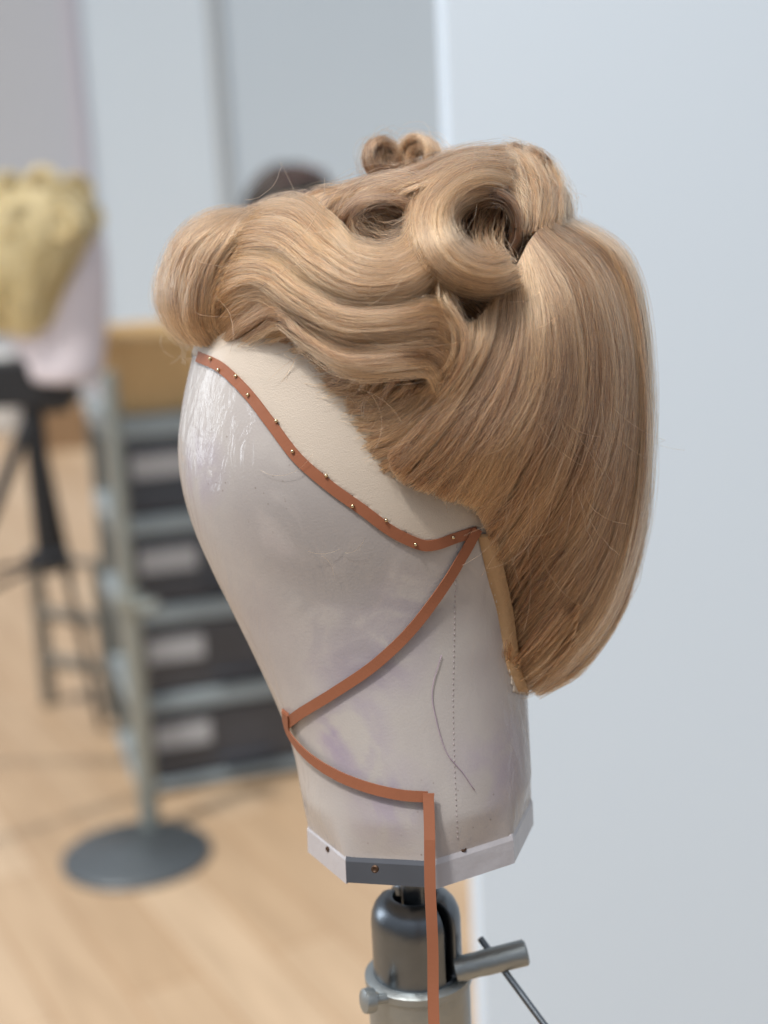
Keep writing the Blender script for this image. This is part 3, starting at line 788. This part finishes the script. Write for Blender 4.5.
# crown locks that close the top between the curls
H = Hair()
CROWN = [
 [(300, 205, -10), (318, 196, -6), (340, 191, -2), (372, 181, 0), (410, 170, 0), (456, 155, 0), (500, 150, 0)],
 [(312, 212, -6), (330, 200, 0), (352, 196, 6), (384, 184, 9), (420, 173, 10), (462, 160, 10), (505, 154, 8)],
 [(326, 220, -8), (340, 208, 0), (362, 200, 8), (392, 189, 13), (428, 178, 15), (468, 165, 15), (508, 162, 12)],
 [(340, 212, -8), (356, 206, -2), (376, 199, 5), (400, 192, 11), (430, 184, 15), (466, 176, 14), (504, 172, 10)],
 [(350, 217, -16), (364, 211, -10), (384, 205, -4), (404, 200, 4), (430, 194, 10), (462, 188, 10), (498, 184, 4)],
]
lock(H, CROWN, int(5000 * K), 500, thick=.005, clumps=11, relief=.0062, pull=.6, wob=.045, M=34, trim=(.1, .15), fly=.06, tone=(.55, .2))
BACKTOP = [
 [(478, 166, 8), (494, 172, 10), (508, 190, 8), (514, 215, 2), (512, 240, -6)],
 [(488, 156, 4), (508, 164, 8), (521, 186, 8), (526, 212, 3), (526, 236, -4)],
 [(500, 149, -4), (526, 158, 2), (540, 182, 6), (542, 208, 4), (540, 232, 0)],
 [(512, 150, -20), (543, 162, -12), (556, 186, -4), (558, 208, -2), (556, 228, -2)],
 [(516, 152, -90), (547, 168, -90), (562, 190, -90), (570, 210, -90), (573, 224, -90)],
]
lock(H, BACKTOP, int(3800 * K), 500, thick=.004, clumps=18, relief=.0030, wob=.02, M=22, trim=(.05, .12), fly=.08, tone=(.48, .2))
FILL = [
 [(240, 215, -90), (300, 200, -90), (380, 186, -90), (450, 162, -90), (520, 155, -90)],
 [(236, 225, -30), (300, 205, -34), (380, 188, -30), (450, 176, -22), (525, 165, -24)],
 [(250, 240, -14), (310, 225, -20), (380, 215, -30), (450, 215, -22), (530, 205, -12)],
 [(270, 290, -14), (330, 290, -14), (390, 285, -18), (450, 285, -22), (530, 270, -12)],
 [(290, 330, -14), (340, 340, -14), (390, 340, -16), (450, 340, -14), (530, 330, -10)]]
lock(H, FILL, 1200, 800, thick=.004, tone=(.08, .1), back_tone=.0, M=20, rad=.0002)  # under layer toned almost black-brown to paint shade into the curl hollows
H.build('crown_hair', HAIR, wig)

# large barrel curl behind the crown
def axis_at(px, py): return -ray(px, py)
H = Hair()
RING = [
 [(516, 158, 6), (480, 158, 10), (446, 166, 10), (420, 186, 6), (408, 214, 2), (412, 246, 2), (432, 272, 2), (460, 288, 2), (492, 292, 0), (522, 282, -2)],
 [(516, 164, 10), (482, 163, 17), (450, 172, 19), (427, 192, 17), (417, 216, 14), (421, 244, 14), (438, 268, 13), (463, 282, 12), (492, 287, 10), (520, 279, 5)],
 [(514, 172, 12), (484, 170, 22), (456, 179, 25), (435, 196, 25), (427, 218, 23), (431, 242, 22), (445, 262, 21), (467, 276, 20), (493, 281, 18), (518, 274, 11)],
 [(512, 180, 10), (486, 178, 23), (462, 186, 28), (444, 200, 29), (437, 219, 28), (440, 240, 27), (452, 257, 26), (471, 269, 25), (494, 274, 22), (515, 268, 14)],
 [(508, 187, 6), (487, 186, 21), (467, 192, 27), (452, 205, 28), (446, 220, 28), (449, 238, 27), (458, 252, 26), (474, 263, 25), (494, 267, 22), (511, 262, 14)],
 [(504, 192, -2), (487, 192, 12), (470, 198, 18), (457, 208, 19), (452, 222, 19), (454, 237, 18), (463, 249, 17), (477, 258, 16), (493, 261, 13), (506, 257, 6)],
 [(502, 198, -14), (487, 198, -2), (473, 203, 2), (462, 212, 4), (457, 223, 4), (459, 236, 3), (467, 246, 2), (479, 253, 1), (492, 255, -2), (502, 251, -8)],
]
lock(H, RING, int(9000 * K), 0, U=56, SM=60, thick=.004, clumps=30, relief=.0024, wob=.02, M=40, trim=(.04, .06), fly=.08, tone=(.55, .2), flip=None)
c = toward(HULL_BVH, 489, 228, -.010)
torus_lock(H, c, axis_at(484, 228), .0150, .0028, 500, sweep=(0, 6.9), squash=3.0, rx=.86, up=RGT, thick=.002, clumps=12, relief=.001, wob=.03, M=30, tone=(.25, .18), trim=(.05, .2), fly=.12, flyamp=.012)  # inner wall of the curl, dark tone painting the shade of its hollow
# inner strands crossing the hollow
INN = [[(500, 190, 14), (482, 205, 8), (474, 228, 8), (480, 250, 12), (500, 268, 18)], [(506, 196, 10), (494, 212, 2), (488, 232, 4), (492, 250, 8), (508, 262, 14)], [(512, 196, 6), (506, 215, 2), (504, 235, 2), (508, 250, 4), (518, 262, 6)]]
lock(H, INN, 110, 0, thick=.006, clumps=10, wob=.06, backing=False, M=26, tone=(.5, .25), fly=.2, rad=.00009)
H.build('barrel_curl', HAIR, wig)

# curl over the temple: hollow seen above the side wave
H = Hair()
c = toward(HULL_BVH, 383, 229, -.011)
torus_lock(H, c, axis_at(383, 229), .0125, .0045, 420, sweep=(0, 6.9), squash=1.8, rx=1.25, up=RGT, thick=.003, clumps=9, relief=.0016, wob=.06, M=30, tone=(.28, .2), fly=.25, flyamp=.010)  # ring toned dark so the pocket's shade is partly in the hair colour
CROSS = [[(345, 205, 8), (352, 228, 6), (372, 243, 7), (402, 236, 9)], [(352, 198, 10), (362, 222, 4), (384, 234, 5), (408, 226, 9)], [(365, 196, 12), (378, 214, 4), (394, 222, 5), (414, 214, 9)]]
lock(H, CROSS, 60, 0, thick=.010, clumps=8, wob=.12, backing=False, M=26, tone=(.4, .25), fly=.3, rad=.00008)
H.build('temple_curl', HAIR, wig)

# strands falling into the gap under the barrel curl
H = Hair()
GAP = [[(432, 268, 2), (442, 288, -8), (462, 304, -10), (478, 322, -4), (484, 348, 2)], [(440, 272, -2), (456, 290, -14), (474, 298, -12), (488, 314, -4), (492, 342, 3)], [(452, 276, -4), (468, 288, -14), (484, 294, -10), (498, 308, -2), (502, 336, 4)]]
lock(H, GAP, 110, 0, backing=False, thick=.010, clumps=12, wob=.09, M=26, tone=(.6, .22), fly=.2, rad=.00009, back_tone=0)
FALL = [[(424, 268, 0), (436, 298, 6), (452, 330, 6), (448, 362, 4), (420, 392, -2)], [(430, 272, -2), (444, 302, 6), (461, 334, 7), (458, 370, 5), (432, 404, 0)], [(436, 276, -6), (452, 308, 3), (470, 338, 5), (468, 376, 5), (444, 412, 1)]]
lock(H, FALL, 1700, 0, thick=.005, clumps=12, relief=.003, wob=.04, M=28, tone=(.55, .2), fly=.08)
H.build('loose_lock', HAIR, wig)

# two small pin curls on the very top
for px, py, R, r, dd, tl in ((381, 158, .0062, .0040, -.010, .5), (419, 160, .0078, .0042, -.016, -.45)):
    H = Hair()
    c = at(px, py, HD - dd)
    ax_ = (axis_at(px, py) + RGT * tl + UPV * .25).normalized()
    torus_lock(H, c, ax_, R, r, 620, sweep=(0, 7.4), a0=-1.7, squash=1.3, rx=.92, up=RGT, thick=.003, clumps=8, relief=.0022, wob=.07, M=28, tone=(.45, .25), fly=.14, flyamp=.006)
    st0 = [[(px - 12 + 8 * k, py + 44, -70 * 0 - 30), (px - 12 + 8 * k, py + 26, -40), (px - 14 + 9 * k, py + 8, -55)] for k in range(4)]
    G = [[tuple(at(x, y, HD - dd + .004)) for x, y, o in g] for g in st0]
    S = surface(G, 20, 20); sheet(H, S, normals(S, C0), 320, thick=.004, clumps=8, relief=.0015, M=14, tone=(.42, .2), wob=.04)
    H.build('pin_curl', HAIR, wig)

# flyaway hairs lying on the lace and standing off the outline
H = Hair(); FR = np.random.default_rng(5)
def wisp(x0, y0, ang, L, bend, off0, off1, tone=.75, bvh=HULL_BVH, rad=.00006):
    pts = []
    for s in np.linspace(0, 1, 18):
        a = ang + bend * s; x = x0 + L * s * math.cos(a); y = y0 + L * s * math.sin(a)
        pts.append(tuple(on(bvh, x, y, off0 + (off1 - off0) * s)[0]))
    P = np.array(pts)[None]; Nn = np.tile(-np.array(FWD), (1, 18, 1)); H.add_tubes(P, Nn, np.full((1, 18), rad), np.array([tone]))
for _ in range(46):      # temple edge
    t = FR.random(); x = 290 + 170 * t; y = 350 + 130 * t * t + FR.normal() * 6
    wisp(x, y, 2.4 + FR.normal() * .5, 26 + 30 * FR.random(), FR.normal() * 1.0, -.008, -.014 + .01 * FR.random(), .6 + .3 * FR.random())
for _ in range(26):      # along the top outline
    x = 170 + 400 * FR.random(); k = np.interp(x, [170, 210, 250, 300, 340, 400, 460, 520, 560, 600], [255, 222, 212, 196, 190, 160, 152, 150, 180, 235])
    wisp(x, k + 5, -.3 + FR.normal() * .5, 8 + 12 * FR.random(), .9 + FR.normal() * .7, .002, .004, .6 + .3 * FR.random())
for _ in range(40):      # over the back panel
    x = 505 + 110 * FR.random(); y = 270 + 260 * FR.random()
    wisp(x, y, 1.75 + FR.normal() * .3, 50 + 80 * FR.random(), FR.normal() * .5, .004, .006 + .006 * FR.random(), .55 + .35 * FR.random())
for _ in range(20):      # over the wave
    x = 215 + 200 * FR.random(); y = 225 + 130 * FR.random()
    wisp(x, y, .25 + FR.normal() * .3, 50 + 60 * FR.random(), -.5 + FR.normal() * .5, .017, .018, .5 + .3 * FR.random())
for _ in range(16):      # front edge
    wisp(160 + 60 * FR.random(), 325 + 18 * FR.random(), 1.0 + FR.normal() * .8, 14 + 22 * FR.random(), FR.normal() * 1.0, -.03, -.03, .7)
for x, y, a, L, b in ((322, 555, .35, 22, .6), (340, 548, 2.6, 30, .5), (345, 552, .1, 26, -.8), (262, 470, .6, 55, -.9), (368, 392, .7, 70, .9), (352, 388, .1, 60, .5)):
    wisp(x, y, a, L, b, .0012, .003, .9, BLOCK_BVH if y > 440 else HULL_BVH)
H.build('flyaway_hair', HAIR, wig)

# ------------------------------------------------------------------ background
# blonde wig on its block and tripod
DB = 3.2
bc = at(52, 372, DB)
M_CAN2 = mat('pale_canvas', lin(214, 206, 212), .5, coat=.3, noise=.04, nscale=14)
b2 = empty('wig_block', bc, 'pale lilac-white wig block on the black tripod under the pale blonde wig', 'wig block')
def pts_at(dep, L): return L
bm = bmesh.new(); rings = []
for y, l, r, w in ((205, 20, 85, .06), (225, -5, 100, .085), (250, -18, 106, .095), (285, -20, 108, .095), (315, -10, 108, .085), (340, 10, 106, .075), (360, 22, 104, .07), (375, 28, 102, .068), (381, 34, 98, .06)):
    c = at((l + r) / 2, y, DB); hx = (r - l) / 2 / F_PX * DB
    rings.append([bm.verts.new(c + RGT * hx * math.cos(a) + NV * w * math.sin(a)) for a in [6.2831853 * i / 32 for i in range(32)]])
for a, b in zip(rings, rings[1:]):
    for i in range(32): bm.faces.new((a[i], a[(i + 1) % 32], b[(i + 1) % 32], b[i]))
bm.faces.new(rings[0]); bm.faces.new(rings[-1])
from_bm('canvas_head', bm, M_CAN2, b2)
w2 = empty('wig', at(40, 250, DB), 'pale blonde updo wig with piled curls on the block at the left edge', 'wig')
def bsheet(H, G, n, **kw):
    S = surface([[tuple(at(x, y, DB - d)) for x, y, d in g] for g in G], 30, 30); Nn = normals(S, at(35, 260, DB))
    sheet(H, S, Nn, n, rad=.0008, **dict(dict(thick=.012, clumps=18, relief=.01, wob=.03, M=20, tone=(.5, .25), flyamp=.006), **kw))
    S2 = S - 2 * ((S - np.array(at(35, 260, DB))) @ np.array(NV))[..., None] * np.array(NV)
    sheet(H, S2, normals(S2, at(35, 260, DB)), n // 3, rad=.0012, thick=.012, clumps=18, relief=.01, M=14, tone=(.5, .25))
H = Hair()
bsheet(H, [[(-40, 200, .06), (-52, 250, .07), (-35, 300, .06), (0, 335, .02)], [(0, 190, .11), (-8, 240, .13), (-2, 290, .12), (15, 335, .08)], [(40, 188, .12), (38, 240, .15), (32, 290, .13), (28, 338, .10)],
           [(70, 190, .09), (80, 235, .11), (62, 280, .11), (42, 330, .09)], [(86, 198, .03), (95, 225, .03), (78, 262, .06), (52, 318, .08)], [(84, 195, -.01), (96, 215, -.01), (92, 240, 0), (80, 262, .02)]], 1500)
H.build('swept_hair', BLONDE, w2)
for px, py, d, R, tl in ((8, 190, .07, .030, .2), (42, 186, .08, .032, -.3), (76, 192, .05, .030, .3), (20, 222, .13, .034, .1), (62, 226, .12, .034, -.2), (88, 216, .03, .026, .5), (-20, 205, .05, .03, 0), (36, 205, -.02, .034, .1), (74, 200, -.03, .03, .2), (4, 200, -.04, .034, .2)):
    H = Hair(); torus_lock(H, at(px, py, DB - d), (-ray(px, py) + RGT * tl + UPV * .3), R * .75, R * .5, 260, sweep=(0, 7), squash=1.3, up=RGT, thick=.004, clumps=8, relief=.003, rad=.0008, M=18, tone=(.5, .25), flyamp=.004)
    H.build('curl', BLONDE, w2)
# its tripod
M_BLACK = mat('black_plastic', lin(34, 36, 40), .45, spec=.5)
M_GREYLEG = mat('dark_grey_metal', lin(92, 92, 92), .4, metal=.6)
tr = floor_pt(22, 860); hub = at(30, 388, DB)
tr = Vector((hub.x, hub.y, 0))
tp = empty('tripod', tr, 'black tripod stand carrying the pale blonde wig at the left edge', 'tripod')
lathe('head_clamp', Vector((bc.x - .0, bc.y, bc.z - .085)), Vector((0, 0, 1)), [(.03, 0), (.035, .02), (.02, .025), (.018, .05), (.05, .052)], M_BLACK, tp)
box('crossbar', at(30, 382, DB), (.20, .07, .10), M_BLACK, tp, bev=.008)
rod('column', Vector((hub.x, hub.y, z_over(tr, 572))), Vector((hub.x, hub.y, hub.z)), .024, M_BLACK, tp)
hz = z_over(tr, 560)
lathe('spreader', Vector((hub.x, hub.y, hz - .02)), Vector((0, 0, 1)), [(.03, 0), (.05, .01), (.05, .035), (.03, .045)], M_BLACK, tp)
kn = z_over(tr, 410)
for tx, ty in ((tr.x - .45, tr.y - .25), (tr.x - .05, tr.y + .62), (tr.x - .55, tr.y + .45)):
    a = Vector((hub.x, hub.y, kn)); b = Vector((tx, ty, .012)); m_ = a.lerp(b, .48)
    lg = rod('leg', a, m_, .014, M_BLACK, tp, 12)
    l2 = rod('lower_leg', m_.lerp(a, .05), b, .010, M_GREYLEG, lg, 12)
    rod('strut', Vector((hub.x, hub.y, hz)), a.lerp(b, .42), .007, M_BLACK, tp, 8)
# low grey rack behind the round stand
f0, f1_ = floor_pt(50, 704), floor_pt(112, 716)
M_RACK = mat('grey_rack_metal', lin(120, 116, 108), .5, metal=.3)
rk = empty('clothes_rack', f0, 'low grey metal rack with two rungs between the tripod and the drawer tower', 'rack')
t0 = z_over(f0, 556)
rod('post', Vector((f0.x, f0.y, 0)), Vector((f0.x, f0.y, t0)), .022, M_RACK, rk, 12)
rod('post', Vector((f1_.x, f1_.y, 0)), Vector((f1_.x, f1_.y, t0)), .022, M_RACK, rk, 12)
for yy in (612, 659):
    z = z_over(f0, yy); rod('rung', Vector((f0.x, f0.y, z)), Vector((f1_.x, f1_.y, z)), .020, M_RACK, rk, 10)
tc_ = (f0 + f1_) / 2
rod('top_rail', Vector((f0.x, f0.y, t0)), Vector((f1_.x, f1_.y, t0)), .012, M_RACK, rk, 10)

# round-based stand
c_ = floor_pt(137, 857); M_GUN = mat('gunmetal', lin(98, 104, 108), .42, metal=.55, noise=.05, nscale=8)
dep = (c_ - CAM).dot(FWD); RD = 74 / F_PX * dep
rs = empty('round_base_stand', c_, 'grey pole stand with a dark round base plate on the oak floor', 'stand')
lathe('base_plate', c_, Vector((0, 0, 1)), [(RD, 0), (RD, .010), (RD * .96, .016), (RD * .3, .020), (.04, .026)], M_GUN, rs, 64)
pb = floor_pt(139, 828); pb = Vector((pb.x, c_.y + RD * .80, 0)); pb.x = c_.x + .012
pt_ = z_over(pb, 600); pt2 = z_over(pb, 372)
M_POLE = mat('satin_grey_pole', lin(150, 156, 152), .4, metal=.5)
rod('lower_tube', Vector((pb.x, pb.y, .012)), Vector((pb.x, pb.y, pt_)), .023, M_POLE, rs, 24)
rod('upper_tube', Vector((pb.x, pb.y, pt_ - .02)), Vector((pb.x, pb.y, pt2)), .017, M_POLE, rs, 24)
lathe('clamp_collar', Vector((pb.x, pb.y, pt_ - .03)), Vector((0, 0, 1)), [(.028, 0), (.031, .005), (.031, .045), (.02, .05)], M_POLE, rs, 24)
rod('knob', Vector((pb.x + .02, pb.y - .02, pt_ - .01)), Vector((pb.x + .07, pb.y - .05, pt_ - .0)), .014, M_POLE, rs, 16)

# drawer tower
P0 = floor_pt(141, 799); yaw = R_(17)
ux = Vector((math.cos(yaw), math.sin(yaw), 0)); uy = Vector((-math.sin(yaw), math.cos(yaw), 0))   # along the front, and back into the room
RM = Matrix((ux, uy, Vector((0, 0, 1)))).transposed()
WD, DP = .46, .40
M_FR = mat('grey_plastic_frame', lin(150, 162, 168), .4); M_SIDE = mat('grey_side_frame', lin(108, 116, 116), .5)
M_DRW = mat('smoky_drawer_plastic', lin(66, 70, 78), .3, noise=.25, nscale=9, coat=.2); M_LAB = mat('paper_label', lin(176, 178, 182), .7)
dw = empty('drawer_tower', P0, 'grey plastic drawer tower with smoky drawers and white labels', 'drawers')
def loc(x, y, z): return P0 + ux * x + uy * y + Vector((0, 0, z))
zs = [z_over(P0, y) for y in (790, 709, 621, 530, 432)]
ztop = zs[-1] + .03
for x in (.012, WD - .012):
    for y in (.012, DP - .012): box('corner_post', loc(x, y, ztop / 2), (.030, .030, ztop), M_SIDE, dw, rot=RM, bev=.004)
for i, z in enumerate(zs):
    hgt = (.022, .040, .042, .044, .05)[i]
    box('frame_rail' if i < 4 else 'top_tray', loc(WD / 2, DP / 2, z), (WD + .01, DP + .01, hgt), M_FR, dw, rot=RM, bev=.008)
    if i < 4:
        z2 = zs[i + 1] - .024; z1 = z + hgt / 2 + .004; zc_ = (z1 + z2) / 2
        d_ = box('drawer', loc(WD / 2, DP / 2 - .004, zc_), (WD - .06, DP - .02, z2 - z1 - .004), M_DRW, dw, rot=RM, bev=.01)
        lb = box('label', loc(.115, .0, zc_ + (z2 - z1) * .14), (.135, .006, .055), M_LAB, d_, rot=RM)
        lb.data.transform(Matrix.Identity(4))
        box('handle', loc(WD / 2 + .04, -.004, zc_ - (z2 - z1) * .34), (.14, .022, .014), M_DRW, d_, rot=RM, bev=.004)
# wicker basket on the tower
M_WICK = mat('woven_tan_wicker', lin(190, 158, 112), .8, noise=.15, nscale=60, bump=.8, bscale=140)
zb0 = zs[-1] + .0255; hb = z_over(P0 + uy * .1, 338) - zb0
hb = max(.12, min(.25, hb))
bk = empty('wicker_basket', loc(.2, .17, zb0), 'tan woven basket standing on top of the drawer tower', 'basket')
bm = bmesh.new()
def ringr(z, sx, sy, n=40, e=.35):
    out = []
    for i in range(n):
        a = 6.2831853 * i / n; c, s = math.cos(a), math.sin(a)
        out.append(bm.verts.new(loc(.2 + sx * math.copysign(abs(c) ** e, c), .17 + sy * math.copysign(abs(s) ** e, s), z)))
    return out
rr = []
for k in range(13):
    t = k / 12; rr.append(ringr(zb0 + hb * t, .165 + .015 * t + .0022 * (k % 2), .13 + .012 * t + .0022 * (k % 2)))
rr.append(ringr(zb0 + hb, .165, .128)); rr.append(ringr(zb0 + .012, .15, .118))
for a, b in zip(rr, rr[1:]):
    for i in range(40): bm.faces.new((a[i], a[(i + 1) % 40], b[(i + 1) % 40], b[i]))
bm.faces.new(rr[0]); bm.faces.new(rr[-1])
from_bm('basket_body', bm, M_WICK, bk)
bm = bmesh.new(); pts = [loc(.2 + .182 * math.copysign(abs(math.cos(a)) ** .35, math.cos(a)), .17 + .144 * math.copysign(abs(math.sin(a)) ** .35, math.sin(a)), zb0 + hb) for a in [6.2831853 * i / 48 for i in range(49)]]
bm.free(); tube('rim', pts, .010, mat('pale_wicker', lin(206, 178, 134), .8, noise=.1, nscale=60), bk, 8)
# cardboard box further back on the floor and pale bin by the wall
cf = floor_pt(66, 450)
bx = empty('cardboard_box', cf, 'brown cardboard box on the floor far behind the tripod', 'box')
M_CB = mat('cardboard', lin(150, 122, 92), .85, noise=.06, nscale=12)
bm = bmesh.new(); add_box(bm, cf + Vector((.0, .12, .12)), (.24, .24, .24), None, .004); from_bm('carton', bm, M_CB, bx, False)
box('flap', cf + Vector((-.15, .12, .22)), (.10, .22, .005), M_CB, bx, rot=Matrix.Rotation(-.6, 3, 'Y')); box('flap', cf + Vector((.15, .12, .22)), (.10, .22, .005), M_CB, bx, rot=Matrix.Rotation(.6, 3, 'Y'))
wf = floor_pt(2, 436)
bi = empty('storage_cabinet', wf, 'low white cabinet against the far wall behind the tripod', 'cabinet')
M_WH = mat('white_laminate', lin(214, 214, 212), .5)
box('cabinet_body', wf + Vector((-.12, .2, .24)), (.42, .36, .48), M_WH, bi, bev=.006)
d_ = box('door', wf + Vector((-.12, .012, .25)), (.39, .018, .43), M_WH, bi, bev=.004); rod('handle', wf + Vector((.04, -.004, .2)), wf + Vector((.04, -.004, .3)), .006, M_GREYLEG, d_, 8)

# dark wig far behind, mostly hidden by the front hair
DD = 4.2
dc = at(294, 260, DD)
b3 = empty('wig_block', dc, 'white wig block hidden beneath the dark brown wig in the background', 'wig block')
lathe('canvas_head', dc + Vector((0, 0, -.12)), Vector((0, 0, 1)), [(.06, 0), (.064, .05), (.068, .10), (.082, .16), (.092, .22), (.085, .28), (.06, .33), (.02, .345)], M_CAN2, b3)
w3 = empty('wig', dc, 'dark brown wig seen out of focus above the front roll of the strawberry blonde wig', 'wig')
H = Hair()
G = []
for k in range(13):
    a = 6.2831853 * k / 12; g = []
    for t in (.15, .5, .85, 1.15, 1.45):
        rr_ = .134 * math.sin(t) * (1 + .06 * math.sin(3 * a + 2 * t)); g.append((dc.x + rr_ * math.cos(a), dc.y + rr_ * math.sin(a), dc.z + .13 + .135 * math.cos(t) - .0 * t))
    g.append((dc.x + .12 * math.cos(a), dc.y + .12 * math.sin(a), dc.z + .06)); G.append(g)
S = surface(G, 60, 24); sheet(H, S, normals(S, dc), 2600, thick=.012, rad=.0012, clumps=30, relief=.008, wob=.03, M=16, tone=(.4, .25), flyamp=.005)
H.build('swept_hair', BRUNETTE, w3)
M_RED = mat('dark_red_band', lin(120, 60, 64), .6)
pts = [Vector((dc.x + .098 * math.cos(a), dc.y + .098 * math.sin(a), dc.z + .232 + .012 * math.cos(a))) for a in [6.2831853 * i / 40 for i in range(41)]]
tube('hair_band', pts, .004, M_RED, w3, 8)
s3 = empty('wig_stand', Vector((dc.x, dc.y, 0)), 'grey floor stand under the dark brown wig, behind the front block', 'stand')
rod('pole', Vector((dc.x, dc.y, .02)), Vector((dc.x, dc.y, dc.z - .12)), .016, M_GUN, s3, 16)
lathe('base_plate', Vector((dc.x, dc.y, 0)), Vector((0, 0, 1)), [(.16, 0), (.16, .012), (.03, .022)], M_GUN, s3, 48)

# ------------------------------------------------------------------ light
w = bpy.data.worlds.new('room_light'); SC.world = w; w.use_nodes = True
nt = w.node_tree; bgn = nt.nodes['Background']
tcw = nt.nodes.new('ShaderNodeTexCoord'); sx = nt.nodes.new('ShaderNodeSeparateXYZ'); nt.links.new(tcw.outputs['Generated'], sx.inputs[0])
cr = nt.nodes.new('ShaderNodeValToRGB'); mr = nt.nodes.new('ShaderNodeMapRange'); mr.inputs['From Min'].default_value = -1; nt.links.new(sx.outputs['Z'], mr.inputs['Value']); nt.links.new(mr.outputs['Result'], cr.inputs['Fac'])
cr.color_ramp.elements[0].color = (.20, .19, .18, 1); cr.color_ramp.elements[1].color = (.94, 1.0, 1.1, 1)
cr.color_ramp.elements[0].position = .36; cr.color_ramp.elements[1].position = .80
nt.links.new(cr.outputs['Color'], bgn.inputs['Color']); bgn.inputs['Strength'].default_value = .61
def area(name, loc_, target, sx_, sy_, power, col):
    l = bpy.data.lights.new(name, 'AREA'); l.shape = 'RECTANGLE'; l.size = sx_; l.size_y = sy_; l.energy = power; l.color = col
    o = bpy.data.objects.new(name, l); COL.objects.link(o); o.location = loc_
    o.rotation_euler = (Vector(target) - Vector(loc_)).to_track_quat('-Z', 'Y').to_euler(); return o
area('window_light', (-3.0, 1.9, 1.9), (0, .72, 1.3), 1.1, 1.6, 34, (.86, .93, 1))
area('ceiling_light', (-.6, .1, 3.0), (0, .9, 1.2), 1.2, 1.2, 30, (1, .97, .92))
s = bpy.data.lights.new('sun', 'SUN'); s.energy = 3.0; s.angle = R_(5); s.color = (1, .95, .88)
so = bpy.data.objects.new('sun', s); COL.objects.link(so); so.location = (0, 0, 3)
so.rotation_euler = Vector((.45, .42, -1.15)).to_track_quat('-Z', 'Y').to_euler()
